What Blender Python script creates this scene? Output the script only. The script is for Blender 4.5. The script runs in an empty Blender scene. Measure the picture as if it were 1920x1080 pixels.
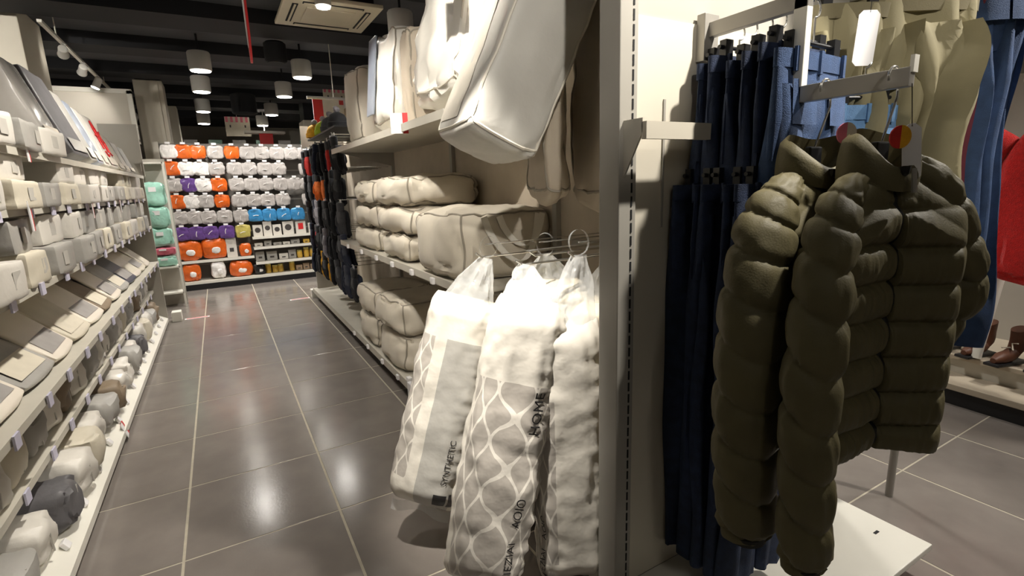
import bpy, bmesh, math, random
from mathutils import Vector, Matrix, noise
random.seed(7)
SC = bpy.context.scene
COL = SC.collection
PI = math.pi

# ------------------------------------------------------------------ camera
CAM_H = 1.5
FPX = 947.0
# rows: world X, Y, Z axes written in camera coordinates (x right, y down, z forward)
_RX = Vector((0.86600, -0.13087, 0.48261))
_RY = Vector((-0.49883, -0.16178, 0.85147))
def _orth():
    y = _RY.normalized(); x = (_RX - y * _RX.dot(y)).normalized()
    z = x.cross(y)
    if z.y > 0: z = -z
    return x, y, z
_AX, _AY, _AZ = _orth()
cam_d = bpy.data.cameras.new('camera'); cam = bpy.data.objects.new('camera', cam_d); COL.objects.link(cam)
right = Vector((_AX.x, _AY.x, _AZ.x)); down = Vector((_AX.y, _AY.y, _AZ.y)); fwd = Vector((_AX.z, _AY.z, _AZ.z))
M = Matrix.Identity(4)
for r in range(3):
    M[r][0] = right[r]; M[r][1] = -down[r]; M[r][2] = -fwd[r]
M[2][3] = CAM_H
cam.matrix_world = M
cam_d.sensor_width = 36.0; cam_d.lens = FPX / 1920.0 * 36.0
cam_d.clip_start = 0.02; cam_d.clip_end = 100
SC.camera = cam

# ------------------------------------------------------------------ world and exposure
w = bpy.data.worlds.new('world'); SC.world = w; w.use_nodes = True
w.node_tree.nodes['Background'].inputs[0].default_value = (1.0, 0.97, 0.92, 1)
w.node_tree.nodes['Background'].inputs[1].default_value = 0.05
SC.view_settings.view_transform = 'Standard'; SC.view_settings.look = 'None'
SC.view_settings.gamma = 1.0; SC.view_settings.use_curve_mapping = False
SC.view_settings.exposure = 0.95
K_LAMP = 1.0       # scale of all lamps
# round ceiling lamps: x, y, watts; the one behind the viewer is added fill
CEILING_LAMPS = [(0.03, 7.28, 110), (0.01, 8.76, 90), (-0.01, 10.85, 90), (-0.03, 12.7, 90),
                 (1.15, 7.3, 100), (1.10, 8.83, 90), (1.11, 11.0, 90), (1.08, 12.8, 90), (1.72, 5.0, 60),
                 (-2.4, 9.0, 90), (-2.4, 5.0, 100), (4.2, 3.2, 90), (4.2, 0.2, 90), (2.9, 2.2, 80), (0.0, -1.3, 14), (-2.4, 1.5, 80), (4.0, 9.0, 90), (4.0, 6.0, 90)]
# track spot: position, aim, watts, cone degrees, blend
TRACK_SPOTS = [((0.18, 1.25, 3.05), (0.82, 1.66, 1.02), 250, 30, .7),
               ((0.05, 1.35, 3.05), (1.08, 2.5, 2.05), 115, 58, .8),
               ((0.25, 3.6, 3.05), (1.15, 3.6, 1.0), 110, 75, .7),
               ((0.30, 2.5, 3.05), (-0.95, 2.8, 0.8), 130, 95, .8),  # unseen spot added to brighten the near left shelves
               ((0.30, 4.6, 3.05), (-0.95, 4.8, 0.8), 140, 95, .8),  # unseen spot added to brighten the far left shelves
               ((1.72, 0.28, 3.05), (1.22, 1.12, 1.7), 150, 44, .25),
               ((3.0, 0.10, 3.05), (1.9, 0.75, 0.7), 120, 60, .5),
               ((0.75, -1.1, 3.05), (1.85, 0.84, 1.70), 75, 27, .5),
               ((-1.95, 4.5, 3.05), (-1.95, 6.75, 2.55), 110, 80, .8),  # unseen wall-washer added to brighten the column front
               ((0.15, -0.75, 3.05), (1.03, 2.0, 1.75), 75, 32, .7)]  # unseen spot added as frontal fill on the tilted bag

# ------------------------------------------------------------------ materials
def lin(c):
    return tuple((x / 12.92 if x <= .04045 else ((x + .055) / 1.055) ** 2.4) for x in c)
def rgb(r, g, b): return lin((r / 255., g / 255., b / 255.))
MATS = {}
def mat(name, col, rough=.6, var=.12, scale=12, bump=0, bscale=60, metal=0, spec=.5, alpha=1, trans=0, sheen=0, coat=0, emit=None):
    """procedural principled: base colour varied by noise, optional noise bump. colours are sRGB 0-255"""
    m = bpy.data.materials.new(name); m.use_nodes = True; nt = m.node_tree; N = nt.nodes; L = nt.links
    b = N['Principled BSDF']
    c = rgb(*col)
    b.inputs['Roughness'].default_value = rough; b.inputs['Metallic'].default_value = metal
    b.inputs['Specular IOR Level'].default_value = spec
    tc = N.new('ShaderNodeTexCoord')
    nz = N.new('ShaderNodeTexNoise'); nz.inputs['Scale'].default_value = scale; nz.inputs['Detail'].default_value = 4
    L.new(tc.outputs['Object'], nz.inputs['Vector'])
    rp = N.new('ShaderNodeValToRGB'); e = rp.color_ramp.elements
    e[0].position = .3; e[1].position = .7
    e[0].color = tuple(x * (1 - var) for x in c) + (1,); e[1].color = tuple(min(1, x * (1 + var)) for x in c) + (1,)
    L.new(nz.outputs['Fac'], rp.inputs['Fac']); L.new(rp.outputs['Color'], b.inputs['Base Color'])
    if bump:
        n2 = N.new('ShaderNodeTexNoise'); n2.inputs['Scale'].default_value = bscale; n2.inputs['Detail'].default_value = 3
        L.new(tc.outputs['Object'], n2.inputs['Vector'])
        bp = N.new('ShaderNodeBump'); bp.inputs['Strength'].default_value = bump; bp.inputs['Distance'].default_value = .01
        L.new(n2.outputs['Fac'], bp.inputs['Height']); L.new(bp.outputs['Normal'], b.inputs['Normal'])
    if sheen: b.inputs['Sheen Weight'].default_value = sheen
    if coat: b.inputs['Coat Weight'].default_value = coat; b.inputs['Coat Roughness'].default_value = .12
    if trans: b.inputs['Transmission Weight'].default_value = trans
    if alpha < 1: b.inputs['Alpha'].default_value = alpha
    if emit:
        b.inputs['Emission Color'].default_value = tuple(rgb(*emit[0])) + (1,); b.inputs['Emission Strength'].default_value = emit[1]
    MATS[name] = m
    return m
mat('tile', (124, 117, 111), .16, .10, 5, .03, 90, spec=.55)
mat('grout', (176, 168, 150), .75, .1, 20)
mat('ceiling', (72, 73, 76), .85, .12, 3)
mat('beam', (24, 25, 29), .8, .1, 3)
mat('wall', (214, 208, 196), .8, .04, 2)
mat('column', (205, 199, 184), .75, .05, 2)
mat('panel', (206, 199, 183), .55, .04, 3)
mat('back_dark', (112, 108, 102), .6, .06, 3)
mat('grey_panel', (170, 165, 154), .55, .05, 3)
mat('post', (160, 156, 147), .45, .05, 5)
mat('white_metal', (226, 223, 212), .38, .03, 6)
mat('shelf_metal', (196, 191, 178), .42, .05, 6)
mat('dark_slot', (20, 20, 22), .8, .05)
mat('black_plinth', (22, 22, 24), .5, .1)
mat('chrome', (200, 198, 192), .22, .03, metal=.9)
mat('grey_bar', (168, 164, 156), .35, .03, metal=.3)
mat('black_plastic', (22, 22, 24), .4, .1)
mat('tag_white', (238, 236, 236), .4, .02)
mat('tag_lilac', (205, 202, 222), .35, .03)
mat('tag_red', (205, 40, 42), .45, .05)
mat('bag', (206, 197, 180), .72, .05, 8, .12, 220, sheen=.1)
mat('bag_seam', (150, 142, 128), .7, .05, 20)
mat('bag_light', (226, 219, 205), .6, .04, 8, .12, 200)
mat('bag_grey', (206, 203, 195), .5, .05, 6, .1, 60)
mat('bag_taupe', (188, 176, 158), .7, .06, 8, .15, 160)
mat('bag_white', (238, 234, 224), .3, .03, 8, .1, 30, coat=.4)
mat('bluegrey', (150, 158, 172), .35, .08, 9, .1, 50, coat=.3)
mat('card', (214, 205, 190), .6, .05, 9)
mat('olive', (96, 89, 62), .58, .10, 14, .10, 240, spec=.3)
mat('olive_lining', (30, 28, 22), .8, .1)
mat('zip_black', (16, 16, 16), .4, .1)
mat('denim_dark', (34, 47, 74), .85, .25, 30, .3, 400)
mat('denim_mid', (48, 70, 106), .85, .2, 25, .3, 400)
mat('denim_light', (96, 134, 176), .85, .2, 25, .3, 400)
mat('khaki', (136, 128, 98), .85, .10, 8, .08, 300)
mat('khaki_dark', (112, 104, 78), .85, .10, 8, .08, 300)
mat('maroon', (96, 32, 48), .8, .1)
mat('red_knit', (212, 24, 18), .9, .15, 60, .6, 220, sheen=.3)
mat('ac_white', (214, 204, 180), .5, .03, 5)
mat('lamp_grey', (200, 198, 192), .5, .03, 5)
mat('light_disc', (255, 250, 240), .5, 0, emit=((255, 248, 236), 14))
mat('black_fabric', (22, 23, 28), .85, .2, 30, .3, 250, sheen=.1)
mat('navy_fabric', (34, 40, 58), .85, .2, 30, .3, 250, sheen=.1)
mat('char_fabric', (62, 62, 66), .85, .2, 30, .3, 250, sheen=.1)
mat('red_fabric', (200, 44, 36), .8, .15, 30, .3, 250)
mat('orange_fabric', (238, 120, 40), .8, .15, 30, .3, 250)
mat('yellow_fabric', (228, 166, 30), .8, .15, 30, .3, 250)
mat('lime_fabric', (186, 208, 50), .8, .15, 30, .3, 250)
mat('grey_fur', (160, 156, 164), .9, .2, 40, .5, 200, sheen=.2)
for n, c in (('orange', (214, 96, 26)), ('white', (236, 232, 228)), ('grey', (178, 172, 168)), ('purple', (98, 66, 134)), ('blue', (58, 136, 190)), ('yellow', (192, 178, 96))):
    mat('pouch_' + n, c, .3, .14, 26, .25, 34, coat=.6)
mat('pack_white', (212, 207, 198), .45, .05, 8, .15, 40, coat=.15)
mat('pack_grey', (160, 157, 151), .5, .08, 8, .15, 40, coat=.1)
mat('pack_dark', (92, 90, 92), .5, .12, 10, .15, 60)
mat('pack_cream', (206, 198, 180), .5, .06, 8, .15, 40)
mat('pack_brown', (128, 112, 92), .6, .12, 10, .15, 60)
mat('pack_navy', (44, 54, 72), .4, .15, 10, .15, 60, coat=.2)
mat('pack_clear', (186, 182, 176), .2, .08, 6, .1, 20, coat=.5)
mat('pack_mint', (164, 214, 196), .3, .1, 20, .3, 40, coat=.4)
mat('pack_pink', (214, 110, 130), .4, .1, 20, .2, 40)
mat('print_grey', (150, 146, 142), .5, .1, 10)
mat('print_pale', (184, 180, 172), .5, .06, 10)
mat('ink', (44, 42, 42), .5, .1)
mat('ink_dark', (66, 62, 60), .5, .1)
mat('yellow_jar', (212, 172, 70), .35, .12, 20, coat=.4)
mat('brown_box', (152, 128, 104), .6, .1, 20)
mat('paper_photo', (226, 217, 202), .35, .05, 3, coat=.3)
mat('leather_brown', (92, 54, 34), .5, .2, 20)
mat('shoe_top', (184, 172, 152), .6, .06, 5)

# ------------------------------------------------------------------ mesh helpers
class MB:
    def __init__(s): s.v = []; s.f = []; s.mi = []; s.uv = []
    def add(s, v, f, mi=0, uv=None):
        o = len(s.v); s.v += [tuple(p) for p in v]; s.f += [tuple(i + o for i in q) for q in f]; s.mi += [mi] * len(f)
        s.uv += (uv if uv else [None] * len(f)); return s
    def box(s, c, d, rot=None, mi=0):
        x, y, z = d[0] / 2., d[1] / 2., d[2] / 2.
        P = [Vector(p) for p in ((-x, -y, -z), (x, -y, -z), (x, y, -z), (-x, y, -z), (-x, -y, z), (x, -y, z), (x, y, z), (-x, y, z))]
        if rot is not None: P = [rot @ p for p in P]
        return s.add([p + Vector(c) for p in P], [(0, 3, 2, 1), (4, 5, 6, 7), (0, 1, 5, 4), (1, 2, 6, 5), (2, 3, 7, 6), (3, 0, 4, 7)], mi)
    def b6(s, x0, x1, y0, y1, z0, z1, mi=0):
        return s.box(((x0 + x1) / 2., (y0 + y1) / 2., (z0 + z1) / 2.), (abs(x1 - x0), abs(y1 - y0), abs(z1 - z0)), None, mi)
    def tube(s, pts, r, n=8, closed=False, caps=True, flat=1.0, mi=0):
        pts = [Vector(p) for p in pts]; m = len(pts)
        rs = r if isinstance(r, (list, tuple)) else [r] * m
        V = []; F = []; prev = None
        for i in range(m):
            a = pts[(i - 1) % m] if (closed or i > 0) else pts[i]; b = pts[(i + 1) % m] if (closed or i < m - 1) else pts[i]
            t = (b - a)
            t = t.normalized() if t.length > 1e-9 else Vector((0, 0, 1))
            if prev is None:
                u = t.orthogonal().normalized()
            else:
                u = prev - t * prev.dot(t); u = u.normalized() if u.length > 1e-6 else t.orthogonal().normalized()
            prev = u; w_ = t.cross(u)
            for k in range(n):
                a_ = 2 * PI * k / n
                V.append(pts[i] + u * (rs[i] * math.cos(a_)) + w_ * (rs[i] * flat * math.sin(a_)))
        for i in range(m if closed else m - 1):
            j = (i + 1) % m
            for k in range(n):
                l = (k + 1) % n
                F.append((i * n + k, i * n + l, j * n + l, j * n + k))
        if caps and not closed:
            F.append(tuple(range(n - 1, -1, -1))); F.append(tuple((m - 1) * n + k for k in range(n)))
        return s.add(V, F, mi)
    def cyl(s, p0, p1, r0, r1=None, n=20, mi=0):
        return s.tube([p0, p1], [r0, r0 if r1 is None else r1], n, mi=mi)
    def lathe(s, prof, c=(0, 0, 0), n=24, mi=0):
        V = []; F = []
        for (r, z) in prof:
            for k in range(n):
                a = 2 * PI * k / n; V.append((c[0] + r * math.cos(a), c[1] + r * math.sin(a), c[2] + z))
        for i in range(len(prof) - 1):
            for k in range(n):
                l = (k + 1) % n; F.append((i * n + k, i * n + l, (i + 1) * n + l, (i + 1) * n + k))
        F.append(tuple(range(n - 1, -1, -1))); F.append(tuple((len(prof) - 1) * n + k for k in range(n)))
        return s.add(V, F, mi)
    def grid(s, fn, nu, nv, wrapu=False, uv=False, mi=0, capv=False):
        V = []; F = []; U = []
        cu = nu if wrapu else nu + 1
        for j in range(nv + 1):
            for i in range(cu):
                V.append(fn(i / float(nu), j / float(nv)))
        for j in range(nv):
            for i in range(nu):
                a = j * cu + i; b = j * cu + (i + 1) % cu; F.append((a, b, b + cu, a + cu))
                U.append(((i / nu, j / nv), ((i + 1) / nu, j / nv), ((i + 1) / nu, (j + 1) / nv), (i / nu, (j + 1) / nv)))
        if capv and wrapu:
            F.append(tuple(range(cu - 1, -1, -1))); F.append(tuple(nv * cu + k for k in range(cu))); U += [None, None]
        return s.add(V, F, mi, U if uv else None)
    def prism(s, poly, off, mi=0):
        n = len(poly); o = Vector(off)
        V = [Vector(p) for p in poly] + [Vector(p) + o for p in poly]
        F = [tuple(range(n - 1, -1, -1)), tuple(range(n, 2 * n))] + [(i, (i + 1) % n, n + (i + 1) % n, n + i) for i in range(n)]
        return s.add(V, F, mi)
    def mesh(s, name, mats, smooth=False, bevel=0, origin=None, ang=40):
        o = Vector(origin) if origin is not None else Vector((0, 0, 0))
        me = bpy.data.meshes.new(name); me.from_pydata([Vector(p) - o for p in s.v], [], s.f)
        for m_ in (mats if isinstance(mats, (list, tuple)) else [mats]): me.materials.append(MATS[m_] if isinstance(m_, str) else m_)
        if any(s.mi): me.polygons.foreach_set('material_index', s.mi)
        if any(u for u in s.uv):
            ul = me.uv_layers.new(name='UVMap')
            for p, u in zip(me.polygons, s.uv):
                if u:
                    for li, q in zip(p.loop_indices, u): ul.data[li].uv = q
        bm = bmesh.new(); bm.from_mesh(me)
        bmesh.ops.recalc_face_normals(bm, faces=bm.faces)
        if bevel: bmesh.ops.bevel(bm, geom=[e for e in bm.edges if len(e.link_faces) == 2 and e.calc_face_angle(0) > .6], offset=bevel, segments=2, profile=.6, affect='EDGES', clamp_overlap=True)
        bm.to_mesh(me); bm.free()
        if smooth:
            me.polygons.foreach_set('use_smooth', [True] * len(me.polygons)); me.set_sharp_from_angle(angle=math.radians(ang))
        me.update(); return me
    def build(s, name, mats, parent=None, smooth=False, bevel=0, origin=None, loc=None, ang=40):
        if origin is None and parent is not None and loc is None: origin = parent.get('_o', None)
        me = s.mesh(name, mats, smooth, bevel, origin, ang)
        return link(name, me, parent, loc)
def link(name, me, parent=None, loc=None, rot=None, scale=None):
    o = bpy.data.objects.new(name, me); COL.objects.link(o)
    if parent is not None: o.parent = parent
    if loc is not None: o.location = loc
    if rot is not None: o.rotation_euler = rot
    if scale is not None: o.scale = scale
    return o
ORIG = {}
def tag(o, label=None, cat=None, group=None, kind=None):
    if label: o['label'] = label
    if cat: o['category'] = cat
    if group: o['group'] = group
    if kind: o['kind'] = kind
    return o
def thing(name, label, cat, loc=(0, 0, 0), rotz=0, group=None, rot=None):
    o = bpy.data.objects.new(name, None); COL.objects.link(o); o.empty_display_size = .1
    o.location = loc; o.rotation_euler = rot if rot else (0, 0, rotz)
    return tag(o, label, cat, group)
def struct(name, mb, m, smooth=False, bevel=0, label=None):
    o = mb.build(name, m, None, smooth, bevel); o['kind'] = 'structure'
    if label: o['label'] = label
    return o
NTH = ['first', 'second', 'third', 'fourth', 'fifth', 'sixth', 'seventh', 'eighth', 'ninth', 'tenth', 'eleventh', 'twelfth', 'thirteenth', 'fourteenth', 'fifteenth', 'sixteenth', 'seventeenth', 'eighteenth', 'nineteenth', 'twentieth']
def nz3(x, y, z, s=0): return noise.noise(Vector((x + s * 7.3, y - s * 3.1, z + s * 1.7)))
def pouch_fn(sx, sy, sz, e=6, bul=.10, wr=.008, wf=9, seed=0):
    def f(p):
        p = Vector(p)
        k = (abs(p.x) ** e + abs(p.y) ** e + abs(p.z) ** e) ** (1. / e); q = p / k
        b = [1 + bul * (1 - p.y ** 2) * (1 - p.z ** 2), 1 + bul * (1 - p.x ** 2) * (1 - p.z ** 2), 1 + bul * (1 - p.x ** 2) * (1 - p.y ** 2)]
        r = Vector((q.x * sx / 2 * b[0], q.y * sy / 2 * b[1], q.z * sz / 2 * b[2]))
        if wr:
            a = r * (wf * .8); rg = abs(nz3(a.x * 1.3, a.y, a.z, seed + 17)); r = r - q * (max(0, .12 - rg) / .12) * wr * .9
            a = r * wf
            r = r + Vector((nz3(a.x, a.y, a.z, seed), nz3(a.x, a.y, a.z, seed + 5), nz3(a.x, a.y, a.z, seed + 11))) * wr
            a = r * (wf * 2.7)
            r = r + q * nz3(a.x, a.y * 1.4, a.z * .7, seed + 3) * wr * .45
        return r
    return f
def add_pouch(mb, f, n=10, c=(0, 0, 0), mi=0):
    idx = {}; V = []; F = []
    c = Vector(c)
    def vid(p):
        k = tuple(round(t, 5) for t in p)
        if k not in idx: idx[k] = len(V); V.append(f(p) + c)
        return idx[k]
    for ax in range(3):
        for sg in (-1, 1):
            for i in range(n):
                for j in range(n):
                    qs = []
                    for (a, b) in ((i, j), (i + 1, j), (i + 1, j + 1), (i, j + 1)):
                        u = math.sin((2. * a / n - 1) * PI / 2 * .92) / math.sin(PI / 2 * .92); v = math.sin((2. * b / n - 1) * PI / 2 * .92) / math.sin(PI / 2 * .92)
                        p = [0, 0, 0]; p[ax] = sg; p[(ax + 1) % 3] = u; p[(ax + 2) % 3] = v
                        qs.append(vid(p))
                    F.append(tuple(qs) if sg > 0 else tuple(reversed(qs)))
    return mb.add(V, F, mi)
def edge_path(f, a, b, n=14, off=1.0):
    a = Vector(a); b = Vector(b); return [f(a.lerp(b, i / n)) * off for i in range(n + 1)]
# ================================================================== the setting
TX0, TY0, TPX, TPY = -0.318, 2.287, 0.631, 0.62
floor = struct('floor', MB().b6(-6, 7, -3, 17, -.06, -.0014), 'grout', label='large dark grey polished floor tiles with pale grout lines')
# tiles: one bevelled slab, shared by every tile that the photograph shows
def in_view(x, y, z=0, mg=120):
    v = Vector((x, y, z - CAM_H)); c = Vector((v.dot(right), v.dot(down), v.dot(fwd)))
    if c.z < .15: return False
    px = 960 + FPX * c.x / c.z; py = 540 + FPX * c.y / c.z
    return -mg < px < 1920 + mg and -mg < py < 1080 + mg
tile_me = MB().b6(-TPX / 2 + .0055, TPX / 2 - .0055, -TPY / 2 + .0042, TPY / 2 - .0042, -.012, 0).mesh('tile', 'tile', bevel=.0012)
spots = []
for i in range(-9, 12):
    for j in range(-9, 24):
        x = TX0 + (i + .5) * TPX; y = TY0 + (j + .5) * TPY
        if not (-6 < x < 7 and -3 < y < 17): continue
        spots.append((0 if (any(in_view(x + a, y + b) for a in (-.3, 0, .3) for b in (-.3, 0, .3)) and y < 10.2 and x > -1.3 and not (1.3 < x < 9 and y > 4.5)) else 1, x, y))
far_tiles = MB()
nt_ = 0
for k, x, y in sorted(spots):
    if k == 0 and nt_ < 290:
        t = link('tile', tile_me, floor, (x, y, 0)); nt_ += 1
        t.rotation_euler = (random.uniform(-.0012, .0012), random.uniform(-.0012, .0012), 0)
    else:
        far_tiles.b6(x - TPX / 2 + .0055, x + TPX / 2 - .0055, y - TPY / 2 + .003, y + TPY / 2 - .003, -.012, 0)
tag(far_tiles.build('tile_field', 'tile', floor), kind='stuff')

struct('ceiling', MB().b6(-6, 7, -3, 17, 3.3, 3.4), 'ceiling', label='dark grey ceiling with black crossbeams')
for i, (y, wd) in enumerate(((-.6, .5), (1.2, .5), (3.0, .5), (4.6, .5), (6.35, .52), (7.8, .42), (9.3, .42), (10.9, .42), (12.4, .4), (14.0, .4))):
    struct('beam', MB().b6(-6, 7, y - wd / 2, y + wd / 2, 3.16, 3.31), 'beam', label='black ceiling beam crossing the shop, number %s from the front' % NTH[i])
struct('wall_back', MB().b6(-6, 7, 17, 17.1, 0, 3.4), 'wall'); struct('wall_left', MB().b6(-6.1, -6, -3, 17, 0, 3.4), 'wall')
struct('wall_right', MB().b6(7, 7.1, -3, 17, 0, 3.4), 'wall'); struct('wall_front', MB().b6(-6, 7, -3.1, -3, 0, 3.4), 'wall')
def column(x0, x1, y0, y1, z1, label, ribs=()):
    o = struct('column', MB().b6(x0, x1, y0, y1, 0, z1), 'column', bevel=.01, label=label)
    for (a, b) in ribs: MB().b6(a, b, y0 - .035, y0, 0, z1 - .02).build('trim_strip', 'column', o)
    MB().b6(x0 + .03, x1 - .03, y0 + .03, y1 - .03, z1, 3.3).build('capital', 'beam', o)
    return o
column(-2.9, -1.40, 6.75, 7.55, 3.29, 'broad cream column rising behind the leaning bedding packs')
column(-.87, -.50, 9.75, 10.25, 3.19, 'cream square column standing behind the orange and grey pouches', ((-.60, -.56),))
column(-.66, -.46, 12.2, 12.7, 3.19, 'narrower cream column farther down the shop behind the first')
column(1.75, 2.25, 11.6, 12.2, 2.9, 'short cream column beyond the far shelving beside the striped sign')
# far back wall of shelves behind the pouch display (dark band with red trim seen above it)
# ------------------------------------------------------------------ lamps
def ceiling_lamp(x, y, watts, i, zc=3.0):
    vis = in_view(x, y, zc, 30)
    o = thing('ceiling_lamp', 'round grey cylinder ceiling lamp, %s' % LAMP_WORDS[i], 'lamp', (x, y, zc - .11), group='cylinder ceiling lamps')
    MB().lathe([(.108, .006), (.118, .012), (.12, .03), (.12, .2), (.11, .215), (.03, .22)], n=28).build('housing', 'lamp_grey', o, smooth=True)
    MB().lathe([(.104, .0), (.104, .008)], n=28).build('diffuser', 'light_disc', o)
    MB().cyl((0, 0, .2), (0, 0, 3.3 - zc + .11), .012, n=8).build('stem', 'beam', o)
    l = bpy.data.lights.new('lamp_light', 'SPOT'); l.energy = watts * K_LAMP; l.spot_size = math.radians(130); l.spot_blend = .8; l.shadow_soft_size = .1; l.color = (1, .96, .9)
    lo = bpy.data.objects.new('lamp_light', l); COL.objects.link(lo); lo.parent = o; lo.location = (0, 0, -.012)
LAMP_WORDS = ['nearest of the left-hand row', 'second of the left-hand row', 'third of the left-hand row', 'last of the left-hand row',
              'above the red striped sign', 'second of the right-hand row', 'third of the right-hand row', 'last of the right-hand row', 'largest, just above the standing white bags',
              'hidden behind the broad column', 'over the next aisle', 'over the shoe shelf', 'over the red jumper', 'over the trousers', 'added unseen behind the viewer as fill', 'over the side aisle', 'beyond the winter gloves', 'between the racks']
for i, (x, y, wt) in enumerate(CEILING_LAMPS): ceiling_lamp(x, y, wt, i)
SPOT_WORDS = ['lighting the hanging pillows', 'lighting the standing white bags', 'lighting the stacked bags', 'added unseen to light the near left shelves', 'added unseen to light the far left shelves', 'lighting the jeans panel', 'lighting the jackets', 'lighting the khaki trousers', 'added unseen to light the broad cream column', 'added unseen to light the tilted grey bag']
def spot_fixture(p, aim, label, watts=None, cone=60, blend=.5, zc=3.16, on=True):
    o = thing('track_spotlight', label, 'spotlight', p, group='track spotlights')
    d = (Vector(aim) - Vector(p)).normalized(); q = Vector((0, 0, -1)).rotation_difference(d).to_matrix()
    T = lambda r, z: q @ Vector((0, 0, z))
    MB().tube([q @ Vector((0, 0, .07)), q @ Vector((0, 0, .06)), q @ Vector((0, 0, -.05)), q @ Vector((0, 0, -.075)), ], [.03, .042, .045, .052], 18).build('head', 'lamp_grey', o, smooth=True)
    MB().tube([q @ Vector((0, 0, -.0752)), q @ Vector((0, 0, -.079))], [.045, .045], 18).build('lens', 'light_disc', o)
    MB().tube([(0, 0, .02), (.03, 0, .07), (0, 0, zc - p[2])], .012, 8).build('bracket', 'lamp_grey', o)
    if watts:
        l = bpy.data.lights.new('spot_light', 'SPOT'); l.energy = watts * K_LAMP; l.spot_size = math.radians(cone); l.spot_blend = blend; l.shadow_soft_size = .035; l.color = (1, .94, .85)
        lo = bpy.data.objects.new('spot_light', l); COL.objects.link(lo); lo.parent = o; lo.location = d * .085; lo.rotation_euler = Vector((0, 0, -1)).rotation_difference(d).to_euler()
    return o
for (p, a, wt, cn, bl), wd in zip(TRACK_SPOTS, SPOT_WORDS): spot_fixture(p, a, 'grey track spotlight above the aisle %s' % wd, wt, cn, bl)
for i, (x, y) in enumerate(((-1.2, 7.28), (-1.2, 8.2), (-1.2, 9.07), (-1.2, 11.6), (-1.2, 12.9))):
    spot_fixture((x, y, 3.0), (-1.7, 9.6, 2.4) if y < 8.5 else (x - .9, y - .3, 1.0), 'white track spotlight, %s along the rail beside the broad cream column' % NTH[i], 14, 60, .5, 3.08)
o = thing('lighting_track', 'thin white lighting track hung from the ceiling beside the broad column', 'track', (-1.2, 9.7, 3.08))
MB().b6(-.018, .018, -3.2, 3.6, 0, .025).build('rail', 'white_metal', o)
for y in (-2.6, 0, 3.0): MB().cyl((0, y, .02), (0, y, .22), .006, n=8).build('hanger_rod', 'white_metal', o)
o = thing('lighting_track', 'long grey lighting track above the aisle carrying display spotlights', 'track', (.16, 3.9, 3.13))
MB().b6(-.02, .02, -3.2, .85, 0, .03).build('rail', 'lamp_grey', o)
# air-conditioning cassette
o = thing('ceiling_cassette', 'square cream air-conditioning cassette set into the dark ceiling', 'air conditioner', (1.16, 5.5, 3.13))
MB().b6(-.43, .43, -.43, .43, 0, .035).build('frame', 'ac_white', o, bevel=.008)
MB().b6(-.22, .22, -.22, .22, -.012, .004).build('grille', 'ac_white', o, bevel=.006)
for a in range(4):
    q = Matrix.Rotation(a * PI / 2, 3, 'Z')
    mb = MB()
    mb.box(q @ Vector((.325, 0, -.002)), [abs(t) for t in (q @ Vector((.05, .54, .006)))]); mb.build('air_slot', 'dark_slot', o)
    mb = MB(); mb.box(q @ Vector((.325, 0, -.006)), [abs(t) for t in (q @ Vector((.018, .52, .008)))]); mb.build('vane', 'ac_white', o)
MB().b6(-.36, .36, -.36, .36, .03, .17).build('housing', 'dark_slot', o)
o = thing('downlight', 'small round glowing downlight in front of the air-conditioning cassette', 'lamp', (1.04, 5.06, 3.08))
MB().lathe([(.062, 0), (.07, .004), (.07, .07), (.02, .08)], n=24).build('rim', 'white_metal', o, smooth=True)
MB().lathe([(.058, -.012), (.06, 0)], n=24).build('lens', 'light_disc', o)
MB().cyl((0, 0, .07), (0, 0, .22), .01, n=8).build('stem', 'beam', o)
# dark speaker / duct drums hung under the ceiling
for (x, y, r, h, lb) in ((.80, 6.75, .12, .22, 'black cylinder loudspeaker hung under the ceiling beside the red pennant'), (.62, 10.4, .2, .34, 'black round duct end under the ceiling above the far pouch wall')):
    o = thing('ceiling_loudspeaker', lb, 'loudspeaker', (x, y, 3.16 - h))
    MB().lathe([(r * .9, 0), (r, .02), (r, h - .02), (r * .8, h)], n=24).build('drum', 'beam', o, smooth=True)
    MB().lathe([(r * .8, -.006), (r * .8, .004)], n=24).build('grille', 'dark_slot', o)
# red pennant seen edge-on, hung from the ceiling
o = thing('hanging_pennant', 'thin red and white round promotion disc hung edge-on from the ceiling', 'sign', (.30, 3.8, 2.30))
q = Matrix.Rotation(math.radians(90), 3, 'Z')
ring = [Vector((0, .30 * math.cos(a), .36 + .36 * math.sin(a))) for a in [2 * PI * k / 40 for k in range(40)]]
rz = Matrix.Rotation(math.radians(-3.5), 3, 'Z')
MB().prism([rz @ p for p in ring], rz @ Vector((.012, 0, 0))).build('disc', 'tag_red', o)
ring2 = [Vector((-.003, .22 * math.cos(a), .36 + .27 * math.sin(a))) for a in [2 * PI * k / 40 for k in range(40)]]
MB().prism([rz @ p for p in ring2], rz @ Vector((.002, 0, 0))).build('white_print', 'tag_white', o)
for y in (-.15, .15): MB().tube([(0, y, .66), (0, y, 1.0)], .002, 6).build('string', 'tag_white', o)
# white billboard behind the columns and the grey header board at the end of the left shelves
o = thing('billboard', 'blank white lightbox board between the broad column and the square column', 'board', (-1.62, 9.3, 2.25))
MB().b6(-.72, .72, 0, .05, 0, .68).build('board', 'wall', o)
for (a, b, c, d) in ((-.76, .76, .66, .72), (-.76, .76, -.03, .03), (-.76, -.70, 0, .7), (.70, .76, 0, .7)): MB().b6(a, b, -.02, .06, c, d).build('frame', 'white_metal', o)
for x in (-.6, .6): MB().b6(x - .03, x + .03, .01, .05, -2.25, 0).build('leg', 'white_metal', o)

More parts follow.
